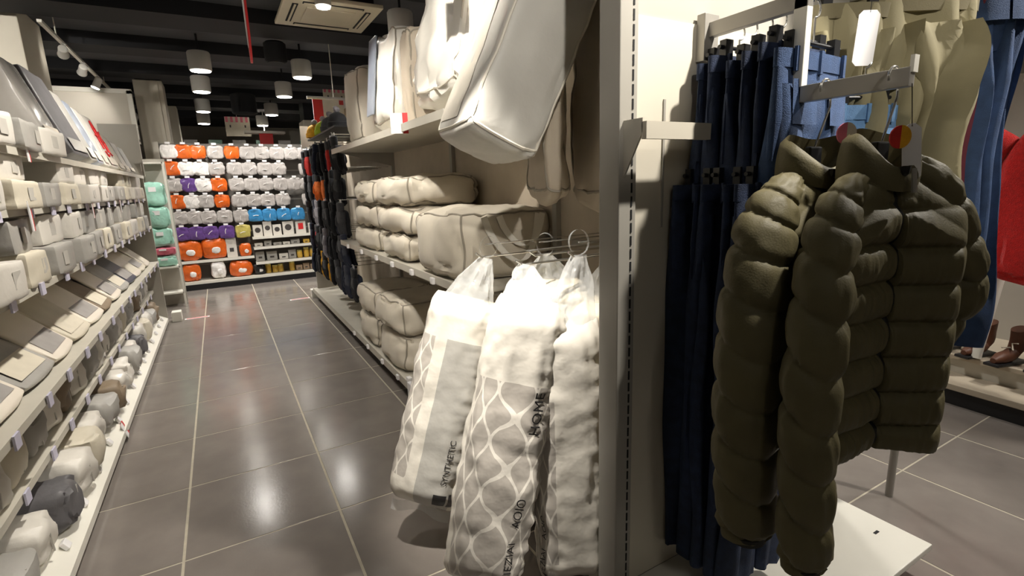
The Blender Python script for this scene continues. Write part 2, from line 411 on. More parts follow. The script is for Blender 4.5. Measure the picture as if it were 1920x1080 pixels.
# ================================================================== left shelving run
LX, LB, LY0, LY1 = -.68, -1.22, .9, 6.98
gl = thing('shelving_unit', 'long white metal shelving unit packed with folded bedding along the aisle', 'shelving', (LB, LY0, 0))
O = (LB, LY0, 0)
MB().b6(LB - .04, LB, LY0, LY1, 0, 1.95).build('back_panel', 'grey_panel', gl, origin=O)
MB().b6(LB - .04, LX, LY1, LY1 + .03, 0, 1.83).build('end_panel', 'grey_panel', gl, origin=O)
MB().b6(-1.0, LX + .02, LY1 + .031, LY1 + .06, 1.7, 2.25).build('header_board', 'grey_panel', gl, origin=O)
MB().b6(LB, LX - .06, LY0, LY1, 0, .06).build('plinth', 'black_plinth', gl, origin=O)
def shelf_part(z, front, parent, y0, y1, back, O, lip=.035, m='shelf_metal', side=1):
    s = MB().b6(back, front, y0, y1, z - .022, z).build('shelf', m, parent, bevel=.003, origin=O)
    MB().b6(front - .002 * side, front + .008 * side, y0, y1, z - lip * .8, z + .002).build('price_rail', 'shelf_metal', s, origin=O)
    return s
LSH = [(.42, LX - .10), (.75, LX), (1.15, LX - .01), (1.46, LX - .02), (1.70, LX)]
MB().prism([(LX - .10, LY0, .135), (LX, LY0, .075), (LX, LY0, .035), (LX - .10, LY0, .06)], (0, LY1 - LY0, 0)).build('deck_lip', 'white_metal', gl, origin=O)
MB().b6(LB, LX - .10, LY0, LY1, .11, .135).build('deck', 'shelf_metal', gl, origin=O)
for z, fx in LSH: shelf_part(z, fx, gl, LY0, LY1, LB, O)
for y in (1.9, 2.9, 3.9, 4.9, 5.9): MB().b6(LB, LB + .03, y - .02, y + .02, 0, 1.95).build('upright', 'white_metal', gl, origin=O)
tag_w = MB().b6(-.001, .016, -.02, .02, -.018, .018).mesh('price_tag', 'tag_white', bevel=.003)
tag_l = MB().b6(-.001, .006, -.026, .026, -.03, .02).mesh('price_tag', 'tag_lilac')
for k in range(17):
    y = 1.5 + k * .33
    t = link('price_tag', tag_w, gl, (LX - .045 - O[0], y - O[1], .112)); t.rotation_euler = (0, -.54, 0)
for zi, (z, fx) in enumerate(LSH[:4]):
    for k in range(15):
        y = 1.7 + k * .35 + .1 * (zi % 2)
        if y < LY1 - .1: link('price_tag', tag_l, gl, (fx + .014 - O[0], y + random.uniform(-.05, .05) - O[1], z - .012))
def promo_tag(p, label, w=.075, h=.10, rz=0, tilt=0, red=.25):
    o = thing('promotion_tag', label, 'price tag', p, group='red and white promotion tags', rot=(tilt, 0, rz))
    MB().b6(-w / 2, w / 2, -.002, .002, 0, h).build('card', 'tag_white', o)
    MB().b6(w / 2 - w * red, w / 2 + .0005, -.003, .003, -.0005, h + .0005).build('red_band', 'tag_red', o)
    return o
for (y, z, h, wd) in ((2.75, 1.40, .12, 'on the folded bedding nearest the viewer'), (3.95, 1.40, .09, 'halfway along the shelf of folded bedding'), (5.0, 1.40, .09, 'toward the end of the shelf of folded bedding'), (2.9, 1.68, .09, 'below the leaning clear packs')):
    promo_tag((LX + .02, y, z - .03), 'white price card with red edge hung %s' % wd, .07, h, PI / 2 + .15)
promo_tag((LX + .006, 3.75, .03), 'red and white price card on the lowest left shelf lip above the floor', .10, .085, PI / 2 + .1, -.3, .3)

# --- goods on the left shelves
def folded_mesh(nm, w, d, h, m, seed, e=7, label_patch=True):
    f = pouch_fn(d, w, h, e, .012, .005, 7, seed); mb = MB(); add_pouch(mb, f, 8)
    return mb.mesh(nm, m, smooth=True)
FOLD = []
for i, (m) in enumerate(('pack_white', 'pack_grey', 'pack_cream', 'pack_white', 'pack_grey')):
    FOLD.append((folded_mesh('pack_body', .30, .34, .122, m, i * 3 + 1, 30), {'pack_white': 'white', 'pack_grey': 'pale grey', 'pack_cream': 'cream'}[m]))
dark_fold = folded_mesh('pack_body', .30, .34, .122, 'pack_dark', 41, 30)
patch = MB().b6(0, .0012, -.035, .035, -.035, .035).mesh('label_patch', 'print_pale')
fold_line = MB().b6(0, .004, -.135, .135, -.003, .003).mesh('fold_line', 'print_pale')
def folded(y, z, colour_i, label, sc=1.0, dx=0, group='folded bedding packs on the left shelves', rz=0, dark=False):
    me, c = FOLD[colour_i]
    o = thing('folded_bedding', label.replace('COL', 'charcoal' if dark else c), 'bedding', (LX - .135 + dx, y, z), group=group, rotz=rz)
    b = link('pack_body', dark_fold if dark else me, o, (0, 0, .0575 * sc), scale=(1, 1, sc))
    link('label_patch', patch, o, (.1715, random.uniform(-.08, .08), .06 * sc), scale=(1, 1, .8 * sc))
    return o
for zi, (z, sh) in enumerate(((1.152, 'middle'), (1.462, 'upper'))):
    n = 12; y0 = 1.95
    for k in range(n):
        y = y0 + k * .41 + random.uniform(-.03, .03)
        for layer in range(2):
            if zi == 1 and layer == 1 and (k % 5) == 3: continue
            sc = 1.12 if zi == 0 else .92
            ci = random.randrange(5)
            folded(y + random.uniform(-.04, .04), z + layer * .121 * sc, ci,
                   'COL folded bedding, %s from near end, %s layer of %s left shelf' % (NTH[k], ('lower', 'upper')[layer], sh), sc, random.uniform(-.03, .0) - (.03 if layer else 0), rz=random.uniform(-.05, .05), dark=(zi == 0 and layer == 1 and k == 1))
# sloped display packs on the .75 shelf
def lean_pack(name, label, y, z, w, h, t, ang, front_m, dx=0, group=None, rz=0, motif=None):
    """pack leaning back; local: +x faces the aisle, bottom edge at the origin"""
    o = thing(name, label, 'bedding', (LX - .03 + dx, y, z), rotz=rz, group=group)
    a = math.radians(ang)                      # angle from vertical, leaning to -x
    up = Vector((-math.sin(a), 0, math.cos(a))); nr = Vector((math.cos(a), 0, math.sin(a)))
    f = pouch_fn(t, w, h, 26, .06, .003, 6, y)
    mb = MB(); add_pouch(mb, f, 8)
    q = Matrix((nr, Vector((0, 1, 0)), up)).transposed()
    mb.v = [tuple(q @ (Vector(p) + Vector((0, 0, h / 2 + .004))) + Vector((-t / 2, 0, t * math.sin(a) * .5 + .004))) for p in mb.v]
    mb.build('pack_body', front_m, o, smooth=True)
    def on_face(u, v, e=.0): return q @ Vector((t / 2 * 1.05 + e, (u - .5) * w, v * h)) + Vector((-t / 2, 0, t * math.sin(a) * .5 + .004))
    return o, on_face
DISP = ['paper_photo', 'paper_photo', 'pack_grey', 'paper_photo', 'pack_cream', 'paper_photo', 'pack_brown', 'paper_photo', 'pack_grey', 'pack_navy', 'paper_photo', 'pack_cream', 'paper_photo']
names = {'paper_photo': 'white', 'pack_grey': 'pale grey', 'pack_cream': 'cream', 'pack_brown': 'brown banded', 'pack_navy': 'dark navy'}
for k, m in enumerate(DISP):
    y = 1.95 + k * .385
    if y > 6.6: break
    o, fc = lean_pack('bedding_set', '%s flat bedding set leaning on the sloping display shelf, %s from the near end' % (names[m], NTH[k]), y, .757, .375, .46, .022, 48 + random.uniform(-3, 3), m, -.01, 'bedding sets on the sloping display', rz=random.uniform(-.05, .05))
    mb = MB(); mb.add([fc(.1, .08, .003), fc(.9, .08, .003), fc(.9, .30, .003), fc(.1, .30, .003)], [(0, 1, 2, 3)])
    mb.build('photo_print', 'print_grey' if k % 2 else 'pack_cream', o)
    mb = MB(); mb.add([fc(.1, .80, .003), fc(.5, .80, .003), fc(.5, .86, .003), fc(.1, .86, .003)], [(0, 1, 2, 3)])
    mb.build('title_strip', 'ink_dark' if k % 3 else 'pack_brown', o)
# packs on the .42 shelf and the deck
SMALL = []
for i, m in enumerate(('pack_white', 'pack_grey', 'pack_cream', 'pack_white', 'pack_brown', 'pack_dark')):
    f = pouch_fn(.32, .215, .20, 6, .05, .022, 8, 60 + i); mb = MB(); add_pouch(mb, f, 8); SMALL.append((mb.mesh('pack_body', m, smooth=True), {'pack_white': 'white', 'pack_grey': 'pale grey', 'pack_cream': 'cream', 'pack_brown': 'brown', 'pack_dark': 'charcoal'}[m]))
fold_low = MB().b6(0, .006, -.004, .004, -.06, .06).mesh('fold_line', 'print_pale')
def roll_pack(y, z, i, label, sz=1, sy=1, dx=0):
    me, c = SMALL[i]
    o = thing('soft_pack', label.replace('COL', c), 'bedding', (LX - .26 + dx, y, z), rotz=random.uniform(-.12, .12), group='soft rolled packs on the low left shelves')
    link('pack_body', me, o, (0, 0, .095 * sz), scale=(1, sy, sz))
    link('fold_line', fold_low, o, (.155, random.uniform(-.03, .03), .09 * sz), rot=(random.uniform(-.2, .2), 0, 0))
for k in range(20):
    y = 1.75 + k * .255
    roll_pack(y, .422, (0, 1, 0, 2, 1, 0, 4, 0, 1, 3)[k % 10], 'COL soft wrapped pack, %s from the near end, shelf under the sloping display' % NTH[k], random.uniform(.9, 1.2), random.uniform(.85, 1.12), random.uniform(-.02, .02))
for k in range(20):
    y = 1.6 + k * .265
    roll_pack(y, .137, (0, 3, 1, 0, 5, 0, 2, 0, 1, 4)[k % 10], 'COL soft wrapped pack, %s from the near end, lowest left shelf above floor' % NTH[k], random.uniform(.85, 1.1), random.uniform(.95, 1.2), random.uniform(.03, .10))
# packs leaning on the top shelf
TOPS = [('pack_clear', 3.74, .34, .45, .26, 'thick clear plastic bedding pack leaning foremost on the top left shelf'),
        ('pack_dark', 4.32, .48, .53, .16, 'charcoal quilted pack leaning on the top left shelf before the columns'),
        ('pack_grey', 4.70, .20, .48, .12, 'pale grey pack leaning beside the charcoal quilted one'),
        ('bluegrey', 4.94, .22, .46, .10, 'blue-grey bedding pack leaning between pale ones on top left shelf'),
        ('pack_white', 5.19, .20, .45, .08, 'plain white pack leaning beside the red-lettered pack'),
        ('pack_white', 5.53, .40, .44, .08, 'white pack with red handwritten lettering leaning on top left shelf'),
        ('pack_cream', 5.93, .30, .32, .06, 'cream pack leaning just past the red-lettered pack'),
        ('pack_white', 6.27, .30, .28, .06, 'small white pack leaning near the end of the top left shelf'),
        ('pack_grey', 6.62, .30, .26, .06, 'last small grey pack leaning at the end of the top left shelf')]
for i_, (y, c, zz, lb) in enumerate(((2.55, 3, 0, 'flat white pack lying nearest the viewer on the top left shelf'), (2.95, 1, 0, 'flat grey pack lying on the top left shelf before the clear pack'), (3.32, 0, 0, 'flat white pack lying right before the clear leaning pack'))):
    folded(y, 1.702 + zz, c, lb, 1.0, .0, group='packs lying on the top left shelf', rz=random.uniform(-.1, .1))
for m, y, w_, h, t, lb in TOPS:
    o, fc = lean_pack('bedding_pack', lb, y, 1.702, w_, h, t, 19, m, 0, 'packs leaning on the top left shelf')
    mb = MB(); mb.add([fc(.08, .05, .004), fc(.92, .05, .004), fc(.92, .2, .004), fc(.08, .2, .004)], [(0, 1, 2, 3)]); mb.build('insert_card', 'card' if m != 'pack_dark' else 'pack_grey', o)
    if 'lettering' in lb:
        for q_ in ([(.25, .35), (.35, .75), (.5, .9), (.6, .75), (.45, .6)], [(.2, .62), (.5, .5), (.8, .72)], [(.55, .3), (.65, .6), (.8, .5), (.72, .3), (.85, .25)], [(.2, .3), (.3, .2), (.5, .25)]):
            MB().tube([fc(u, v, .006) for u, v in q_], .006, 6).build('red_stroke', 'tag_red', o)
# end stop with mint packs beyond the left run
o = thing('end_rack', 'narrow wire end rack holding mint green packs beyond the left shelves', 'rack', (-.72, 8.25, 0))
MB().b6(-.16, .18, .0, .03, 0, 1.95).build('back_panel', 'grey_panel', o)
for z in (.2, .55, 1.9): MB().b6(-.15, .17, -.24, 0, z - .02, z).build('shelf', 'white_metal', o)
for x in (-.15, .17): MB().b6(x - .012, x + .012, -.24, -.22, 0, 1.9).build('post', 'white_metal', o)
for i, (z, m, h, lb) in enumerate(((.56, 'pack_mint', .13, 'flat mint green pack on the end rack under the pink one'), (.70, 'pack_pink', .11, 'pink pack lying between mint packs on the end rack'), (.82, 'pack_mint', .24, 'lowest upright mint green pack on the end rack'), (1.07, 'pack_mint', .27, 'middle upright mint green pack on the end rack'), (1.35, 'pack_mint', .30, 'topmost mint green pack on the end rack'))):
    f = pouch_fn(.27, .17, h, 5, .05, .016, 9, 80 + i); mb = MB(); add_pouch(mb, f, 9)
    p = thing('wrapped_pack', lb, 'bedding', (-.71, 8.12, z), group='mint and pink packs on the end rack')
    mb.v = [(a, b, c + h / 2) for a, b, c in mb.v]; mb.build('pack_body', m, p, smooth=True)
    MB().b6(-.04, .04, -.092, -.086, h * .6, h * .8).build('sticker', 'tag_white', p)
for (x, y, s, lb) in ((-.60, 7.12, 1, 'white corner block and floor sticker at the end of the left shelves'), (1.02, 7.45, -1, 'white corner block and floor sticker at the end of the glove display')):
    o = thing('corner_guard', lb, 'floor marker', (x, y, 0))
    MB().b6(-.05, .05, -.07, .07, 0, .12).build('block', 'white_metal', o, bevel=.01)
    MB().b6(.07 if s > 0 else -.33, .33 if s > 0 else -.07, -.02, .04, 0, .003).build('sticker', 'tag_white', o)
    MB().b6(.09 if s > 0 else -.31, .31 if s > 0 else -.09, -.002, .022, .003, .0042).build('red_print', 'tag_red', o)
# ================================================================== far pouch wall
FY = 9.56
O = (-.70, FY, 0)
fw = thing('display_wall', 'tall grey display wall hung with rows of orange, grey and purple pouches', 'shelving', O)
MB().b6(-.68, 1.55, FY, FY + .04, .12, 2.25).build('back_panel', 'back_dark', fw, origin=O)
MB().b6(-.75, 1.56, FY - .34, FY + .04, 0, .09).build('plinth', 'black_plinth', fw, origin=O)
for x in (-.70, 1.52): MB().b6(x - .035, x + .035, FY - .06, FY + .05, 0, 2.27).build('upright', 'shelf_metal', fw, origin=O)
for z in (.36, .61, .85, 1.1, 1.34, 1.58, 1.82, 2.05): MB().b6(-.66, 1.48, FY - .012, FY, z - .01, z + .01).build('back_rail', 'post', fw, origin=O)
for (x0, x1, z, d) in ((-.68, 1.5, .125, .33), (-.66, .41, .445, .22), (.42, 1.5, .75, .22), (.42, 1.5, .58, .24), (.42, 1.5, .335, .27)):
    s = MB().b6(x0, x1, FY - d, FY, z - .02, z).build('shelf', 'shelf_metal', fw, origin=O)
    MB().b6(x0, x1, FY - d - .008, FY - d, z - .035, z + .008).build('price_rail', 'white_metal', s, origin=O)
COLX = [-.54, -.35, -.16, .06, .30, .51, .73, .95, 1.17, 1.37]
ROWS = [(2.12, 'woogogggg g'.replace(' ', '')), (1.868, 'owwggggg-g'), (1.62, 'gpwogggggg'), (1.365, 'owgogggg-g'), (1.12, 'gggggbbbb-'), (.875, 'ppppy-----')]
ROWS[0] = (2.12, 'woogoggggg')
CN = {'o': 'orange', 'w': 'white', 'g': 'grey', 'p': 'purple', 'b': 'blue', 'y': 'yellow'}
def pouch_mesh(m, w=.20, h=.185, t=.055, seed=0, e=12):
    f = pouch_fn(w, t, h, e, .16, .010, 14, seed); mb = MB(); add_pouch(mb, f, 8); return mb.mesh('pouch_body', m, smooth=True)
PM = {c: [pouch_mesh('pouch_' + n, seed=i + 5 * j) for j in range(2)] for i, (c, n) in enumerate(CN.items())}
tabm = MB().b6(-.03, .03, -.002, .002, 0, .03).mesh('hang_tab', 'tag_white')
glint = MB().tube([(-.03, 0, -.02), (0, -.006, .012), (.035, 0, .03)], .005, 6).mesh('painted_glint', 'pouch_white', smooth=True)  # white streak standing in for the shiny highlight on a pouch
hookm = MB().tube([(0, .2, 0), (0, -.02, 0), (0, -.035, .012)], .004, 6).mesh('hook', 'chrome')
tagm = MB().b6(-.032, .032, -.004, .001, -.014, .014).mesh('price_tag', 'tag_white')
ROWN = ['top', 'second', 'third', 'fourth', 'fifth', 'sixth']
for r, (z, cs) in enumerate(ROWS):
    for c, ch in enumerate(cs):
        if ch == '-': continue
        x = COLX[c] + random.uniform(-.008, .008)
        o = thing('hanging_pouch', 'glossy %s pouch hanging %s from the left in %s row of display wall' % (CN[ch], NTH[c], ROWN[r]), 'pouch', (x, FY - .16, z - .08 - .004 * c), group='hanging pouches on the far display wall')
        link('pouch_body', PM[ch][(c + r) % 2], o, (0, 0, .082))
        link('hang_tab', tabm, o, (0, 0, .155))
        link('painted_glint', glint, o, (random.uniform(-.02, .02), -.0285, .075 + random.uniform(-.02, .02)), rot=(0, random.uniform(-.8, .8), 0))
        link('hook', hookm, fw, (x - O[0], FY - .16 - O[1], z + .105 - .004 * c))
        link('price_tag', tagm, fw, (x - O[0] + random.uniform(-.01, .01), FY - .20 - O[1], z + .125 - .004 * c))
for i, (x, z, m, w, h, lb) in enumerate(((-.49, .452, 'pouch_orange', .33, .30, 'big orange pouch standing on the lower shelf nearest the upright'), (-.14, .452, 'pouch_orange', .33, .32, 'big orange pouch standing beside the tall white box'),
        (.292, .447, 'pouch_orange', .17, .20, 'crumpled orange and clear pouch beside the tall white box'), (-.50, .128, 'pouch_orange', .24, .26, 'slumped orange pouch on the bottom shelf of display wall'), (-.13, .128, 'pouch_white', .20, .27, 'white flat pouch standing on the bottom shelf of display wall'), (.19, .128, 'pouch_orange', .32, .24, 'wide bright orange pouch on the bottom shelf of display wall'), (.46, .128, 'black_plastic', .16, .16, 'black crumpled bag on the bottom shelf of display wall'))):
    f = pouch_fn(w, .12, h, 5, .08, .016, 9, 20 + i); mb = MB(); add_pouch(mb, f, 10); mb.v = [(a, b, c + h / 2 + .006) for a, b, c in mb.v]
    o = thing('large_pouch', lb, 'pouch', (x, FY - .12 - (.05 if z < .2 else 0), z)); mb.build('pouch_body', m, o, smooth=True)
    mb = MB(); f2 = pouch_fn(w * .35, .02, h * .3, 3, .1, .006, 20, i); add_pouch(mb, f2, 6, (0.02, -.068, h * .42)); mb.build('painted_gloss', 'pouch_white', o, smooth=True)  # white patch on the front imitates gloss by its colour
def small_box(x, z, w, h, d, m, lb, ft=None, y=None):
    o = thing('carton', lb, 'box', (x, (FY - .11) if y is None else y, z), group='small cartons on the far shelves')
    MB().b6(-w / 2, w / 2, -d / 2, d / 2, .001, h).build('carton_body', m, o, bevel=.003)
    if ft == 'disc': MB().tube([(0, -d / 2 - .0015, h * .55), (0, -d / 2, h * .55)], w * .31, 18).build('round_print', 'ink_dark', o)
    if ft == 'red':
        MB().b6(-w * .25, w * .25, -d / 2 - .002, -d / 2, h * .35, h * .85).build('red_print', 'tag_red', o)
    if ft == 'mark': MB().b6(-w * .2, w * .2, -d / 2 - .002, -d / 2, h * .3, h * .5).build('print_mark', 'ink_dark', o)
    return o
small_box(.10, .446, .15, .31, .08, 'pack_white', 'tall narrow white box with small dark mark on the lower shelf', 'mark')
for i, (x, w, h, ft) in enumerate(((.515, .14, .19, 'disc'), (.665, .13, .24, 'disc'), (.81, .13, .18, 'disc'), (.985, .17, .22, 'disc'), (1.185, .16, .21, 'red'), (1.39, .16, .17, 'mark'))):
    small_box(x, .752, w, h, .1, 'pack_white', 'white carton with %s, %s from the left on the carton shelf' % ({'disc': 'dark round print', 'red': 'red panel', 'mark': 'small dark mark'}[ft], NTH[i]), ft)
for i, (x, w, h, m) in enumerate(((.50, .12, .06, 'pack_white'), (.64, .11, .09, 'pack_grey'), (.79, .13, .05, 'pack_grey'), (.93, .11, .05, 'pack_white'), (1.07, .14, .08, 'pack_grey'), (1.25, .1, .07, 'yellow_jar'), (1.37, .09, .07, 'yellow_jar'))):
    small_box(x, .582, w, h, .1, m, 'low %s box, %s from the left under the cartons with round prints' % ('yellow' if m == 'yellow_jar' else 'pale', NTH[i]), 'mark')
for i, (x, w, h, m) in enumerate(((.50, .13, .16, 'pack_grey'), (.68, .16, .15, 'pack_grey'), (.86, .14, .10, 'pack_white'), (1.0, .12, .15, 'pack_grey'))):
    small_box(x, .337, w, h, .1, m, 'grey box, %s from the left on the shelf beside yellow jars' % NTH[i], 'mark')
jar = MB().lathe([(.04, 0), (.045, .006), (.045, .11), (.038, .12)], n=14); jarme = jar.mesh('jar_body', 'yellow_jar', smooth=True)
lidme = MB().lathe([(.043, .118), (.044, .122), (.044, .145), (.04, .148)], n=14).mesh('lid', 'pouch_yellow', smooth=True)
for i, (x, z, s, wd) in enumerate(((1.12, .337, .9, 'upper shelf beside grey boxes'), (1.23, .337, 1.15, 'upper shelf in the middle of three'), (1.33, .337, 1.0, 'upper shelf nearest the gloves'), (.60, .128, 1.1, 'bottom shelf beside the black bag'), (.705, .128, .85, 'bottom shelf second from black bag'), (.79, .128, .9, 'bottom shelf third from black bag'), (.975, .128, 1.1, 'bottom shelf standing apart near brown boxes'))):
    o = thing('jar', 'yellow lidded jar on the %s' % wd, 'jar', (x, FY - .13, z), group='yellow jars'); link('jar_body', jarme, o, scale=(1, 1, s)); link('lid', lidme, o, scale=(1, 1, s))
for i in range(4): small_box(1.08 + i * .115, .128, .1, .09 + .02 * (i % 2), .1, 'brown_box', 'brown box, %s from the left on the bottom shelf of display wall' % NTH[i], 'mark', FY - .16)
# behind it: a farther row of shelves with dark and red goods, and signs
o = thing('far_shelf', 'distant dark shelving with red trim seen above the pouch wall', 'shelving', (.4, 14.2, 0))
MB().b6(-1.6, 1.9, 0, .3, 0, 2.55).build('body', 'beam', o); MB().b6(-1.6, 1.9, -.02, .0, 2.42, 2.55).build('red_trim', 'tag_red', o)
for k in range(7): MB().b6(-1.4 + k * .5, -1.12 + k * .5, -.06, -.02, 2.56, 2.70).build('card', 'tag_white' if k % 2 else 'pack_mint', o)
def striped_sign(x, y, z, w, h, lb, kind, post=True):
    o = thing('promotion_sign', lb, 'sign', (x, y, z))
    MB().b6(-w / 2, w / 2, 0, .02, 0, h).build('board', 'tag_white' if kind == 'red' else 'pack_cream', o)
    if kind == 'red':
        for a, b in ((-.5, -.28), (.1, .2), (.38, .5)): MB().b6(a * w, b * w, -.004, 0, 0 if a != .1 else h * .8, h).build('red_stripe', 'tag_red', o)
        MB().tube([(-w * .62, -.01, h), (w * .55, -.01, h)], .02, 10).build('top_rod', 'tag_white', o)
    else:
        for k in range(5): MB().b6(-w / 2 + (k * 2 + .3) * w / 10, -w / 2 + (k * 2 + 1.3) * w / 10, -.004, 0, h * .72, h).build('red_stripe', 'pack_pink', o)
        for x_ in (-.3, .3): MB().b6(x_ * w - .015, x_ * w + .015, -.004, 0, h * .45, h * .58).build('print_mark', 'ink_dark', o)
    if post: MB().cyl((0, .03, h), (0, .03, 3.3 - z), .006, n=6).build('hanging_rod', 'white_metal', o)
striped_sign(1.47, 7.05, 2.26, .54, .36, 'red and white striped sale board above the gloves', 'red')
striped_sign(2.10, 10.0, 2.92, .40, .38, 'pink-striped awning sign hung behind the red and white board', 'pink')
striped_sign(.62, 13.4, 2.72, .5, .42, 'distant pink-striped awning sign above the pouch wall', 'pink')
o = thing('distant_shelf_top', 'distant cream canopy panel above the pouch wall', 'sign', (1.1, 12.6, 2.72)); MB().b6(-.4, .4, 0, .3, 0, .05).build('panel', 'pack_white', o); MB().b6(-.12, .15, .1, .13, -.4, 0).build('red_poster', 'tag_red', o); MB().cyl((0, .15, .05), (0, .15, .58), .01, n=8).build('hanging_rod', 'white_metal', o)

# ================================================================== right shelving run
RXF, RXB, RY0, RY1 = 1.0, 1.58, 1.2, 7.35
O = (RXF, RY0, 0)
gr = thing('shelving_unit', 'grey metal shelving unit holding bedding bags and pillows along the aisle', 'shelving', O)
MB().b6(RXB, RXB + .04, RY0, RY1, 0, 2.5).build('back_panel', 'bag_taupe', gr, origin=O)
MB().b6(RXF + .07, RXB, RY0, RY1, 0, .11).build('plinth', 'black_plinth', gr, origin=O)
s = MB().b6(RXF, RXB, RY0, RY1, .12, .145).build('deck', 'shelf_metal', gr, origin=O)
MB().b6(RXF - .012, RXF, RY0, RY1, .095, .155).build('price_rail', 'shelf_metal', s, origin=O)
for z, y0, y1 in ((1.0, 2.15, 5.1), (1.85, 2.35, 5.1)):
    s = MB().b6(RXF, RXB, y0, y1, z - .025, z).build('shelf', 'shelf_metal', gr, origin=O)
    MB().b6(RXF - .012, RXF, y0, y1, z - .04, z + .004).build('price_rail', 'shelf_metal', s, origin=O)
    for y in (y0 + .02, y1 - .02):
        MB().prism([(RXF + .05, y - .004, z - .026), (RXB, y - .004, z - .026), (RXB, y - .004, z - .16)], (0, .008, 0)).build('bracket', 'grey_bar', s, origin=O)
for y in (2.25, 3.6, 5.1, 7.3): MB().b6(RXB - .03, RXB, y - .02, y + .02, 0, 2.5).build('upright', 'post', gr, origin=O)
MB().b6(RXF + .05, RXB, 7.30, 7.34, 0, 2.3).build('end_panel', 'grey_panel', gr, origin=O)
for i, y in enumerate((2.6, 2.95, 3.35, 3.75, 4.2, 4.7)):
    link('price_tag', tag_w, gr, (-.022, y - O[1], .98), rot=(0, 0, PI))
    link('price_tag', tag_w, gr, (-.022, y + .1 - O[1], .135), rot=(0, 0, PI))
t_ = MB().box((RXF - .03, 3.12, .15), (.04, .09, .1)).box((RXF - .02, 3.2, .2), (.03, .05, .03)).build('label_holder', 'tag_white', gr, bevel=.004, origin=O)
promo_tag((RXF - .02, 3.0, 1.80), 'white and red price card clipped to the shelf under the white bags', .10, .115, PI / 2 + 1.2 + PI, 0, .3)
promo_tag((RXF - .05, 2.28, 2.36), 'white and red price card hung high between the standing bags', .11, .16, PI / 2 + 1.1 + PI, -.12, .35)

def bedding_bag(lb, size, loc, rotz=0, m='bag', seam='bag_seam', e=7, bul=.1, wr=.014, seed=0, group=None, rot=None, handles=False, n=14, name='bedding_bag', wf=7):
    sx, sy, sz = size
    o = thing(name, lb, 'bedding bag', loc, rotz, group, rot)
    f0 = pouch_fn(sx, sy, sz, e, bul, wr, wf, seed)
    f = lambda p: f0(p) + Vector((0, 0, sz / 2))
    mb = MB(); add_pouch(mb, f, n); b = mb.build('bag_body', m, o, smooth=True)
    mb = MB(); q = .97
    c = [(-q, -q), (q, -q), (q, q), (-q, q)]
    for z in (-q, q):
        P = []
        for i in range(4):
            P += edge_path(lambda p: f(p), (c[i][0], c[i][1], z), (c[(i + 1) % 4][0], c[(i + 1) % 4][1], z), 14)[:-1]
        mb.tube(P, .006, 6, closed=True)
    for (x, y) in c: mb.tube(edge_path(f, (x, y, -q), (x, y, q), 14), .006, 6)
    mb.build('piping', seam, o, smooth=True)
    if handles:
        mb = MB()
        def strap(pts, wdt=.018):
            n_ = len(pts); V = []; F = []
            for i, (p, sd) in enumerate(pts):
                V += [Vector(p) - Vector(sd) * wdt, Vector(p) + Vector(sd) * wdt]
            for i in range(n_ - 1): F.append((2 * i, 2 * i + 1, 2 * i + 3, 2 * i + 2))
            off = len(V); V2 = V + [v + Vector((.0, -.003, .002)) for v in V]
            F2 = F + [tuple(off + k for k in reversed(q_)) for q_ in F]
            mb.add(V2, F2)
        return o, f, mb, strap
    return o, f
# --- standing bags on the top shelf
bedding_bag('standing bedding bag with blue-grey side on top shelf above folded bags', (.46, .50, .62), (1.27, 3.62, 1.885), .0, 'bag_white', 'bag_seam', 9, .07, .016, 3, 'standing bags on the top shelf', rot=(0, .12, 0))
o = bpy.data.objects['bedding_bag']
MB().b6(-.262, -.250, .06, .235, .08, .60).build('side_panel', 'bluegrey', o, bevel=.003)
bedding_bag('bright white plastic bag standing on top shelf behind the tilted grey bag', (.46, .56, .80), (1.25, 2.70, 1.915), .06, 'bag_white', 'bag_light', 8, .08, .030, 5, 'standing bags on the top shelf', wf=8, rot=(0, .24, .06))
bedding_bag('darker taupe bag squeezed between the two standing white bags', (.44, .16, .6), (1.33, 3.22, 1.853), 0, 'bag_taupe', 'bag_seam', 8, .05, .012, 6, 'standing bags on the top shelf')
bedding_bag('far white bag standing on top shelf behind the others', (.46, .46, .58), (1.27, 4.4, 1.853), 0, 'bag_light', 'bag_seam', 8, .06, .014, 8, 'standing bags on the top shelf')
# --- the big tilted grey bag hung at the end
tb, tf = bedding_bag('large grey plastic bag hanging tilted above the handled bag', (.30, .40, .95), (.93, 1.84, 1.635), m='bag_grey', seam='bag_light', e=14, bul=.05, wr=.010, seed=9, n=20, wf=5)
ax = Vector((.43, -.04, .9)).normalized()      # long axis, leaning back toward the shelves
sd = Vector((.1, 1, 0)); sd = (sd - ax * sd.dot(ax)).normalized(); nr_ = sd.cross(ax).normalized()
tb.rotation_euler = Matrix((nr_, sd, ax)).transposed().to_euler()
mb = MB(); mb.grid(lambda u, v: tf((-1.0, -.25 + 1.2 * u, -.9 + 1.85 * v)) + Vector((-.003, 0, 0)), 8, 16); mb.build('fabric_front', 'bag_light', tb, smooth=True)
mb = MB(); mb.tube([tf((x_, -.3, 1.0)) for x_ in (-.8, -.4)] + [Vector((-.02, -.02, 1.0)), Vector((.0, .06, 1.02))] + [tf((x_, .3, 1.0)) for x_ in (.2, .6)], .012, 8, flat=.4); mb.build('handle', 'bag_light', tb, smooth=True)
# --- taupe bags hanging behind it
for i, (x, y, z, w_, h, lb) in enumerate(((1.27, 1.90, 1.43, .40, .9, 'flat taupe bag hanging behind the tilted grey bag, nearer the aisle'), (1.42, 1.68, 1.41, .44, 1.05, 'flat taupe bag hanging against the back panel beside the post'))):
    bedding_bag(lb, (.10, w_, h), (x, y, z), -.35 + .2 * i, 'bag_taupe', 'bag_seam', 9, .10, .016, 30 + i, 'flat taupe bags hanging by the post', wf=6)
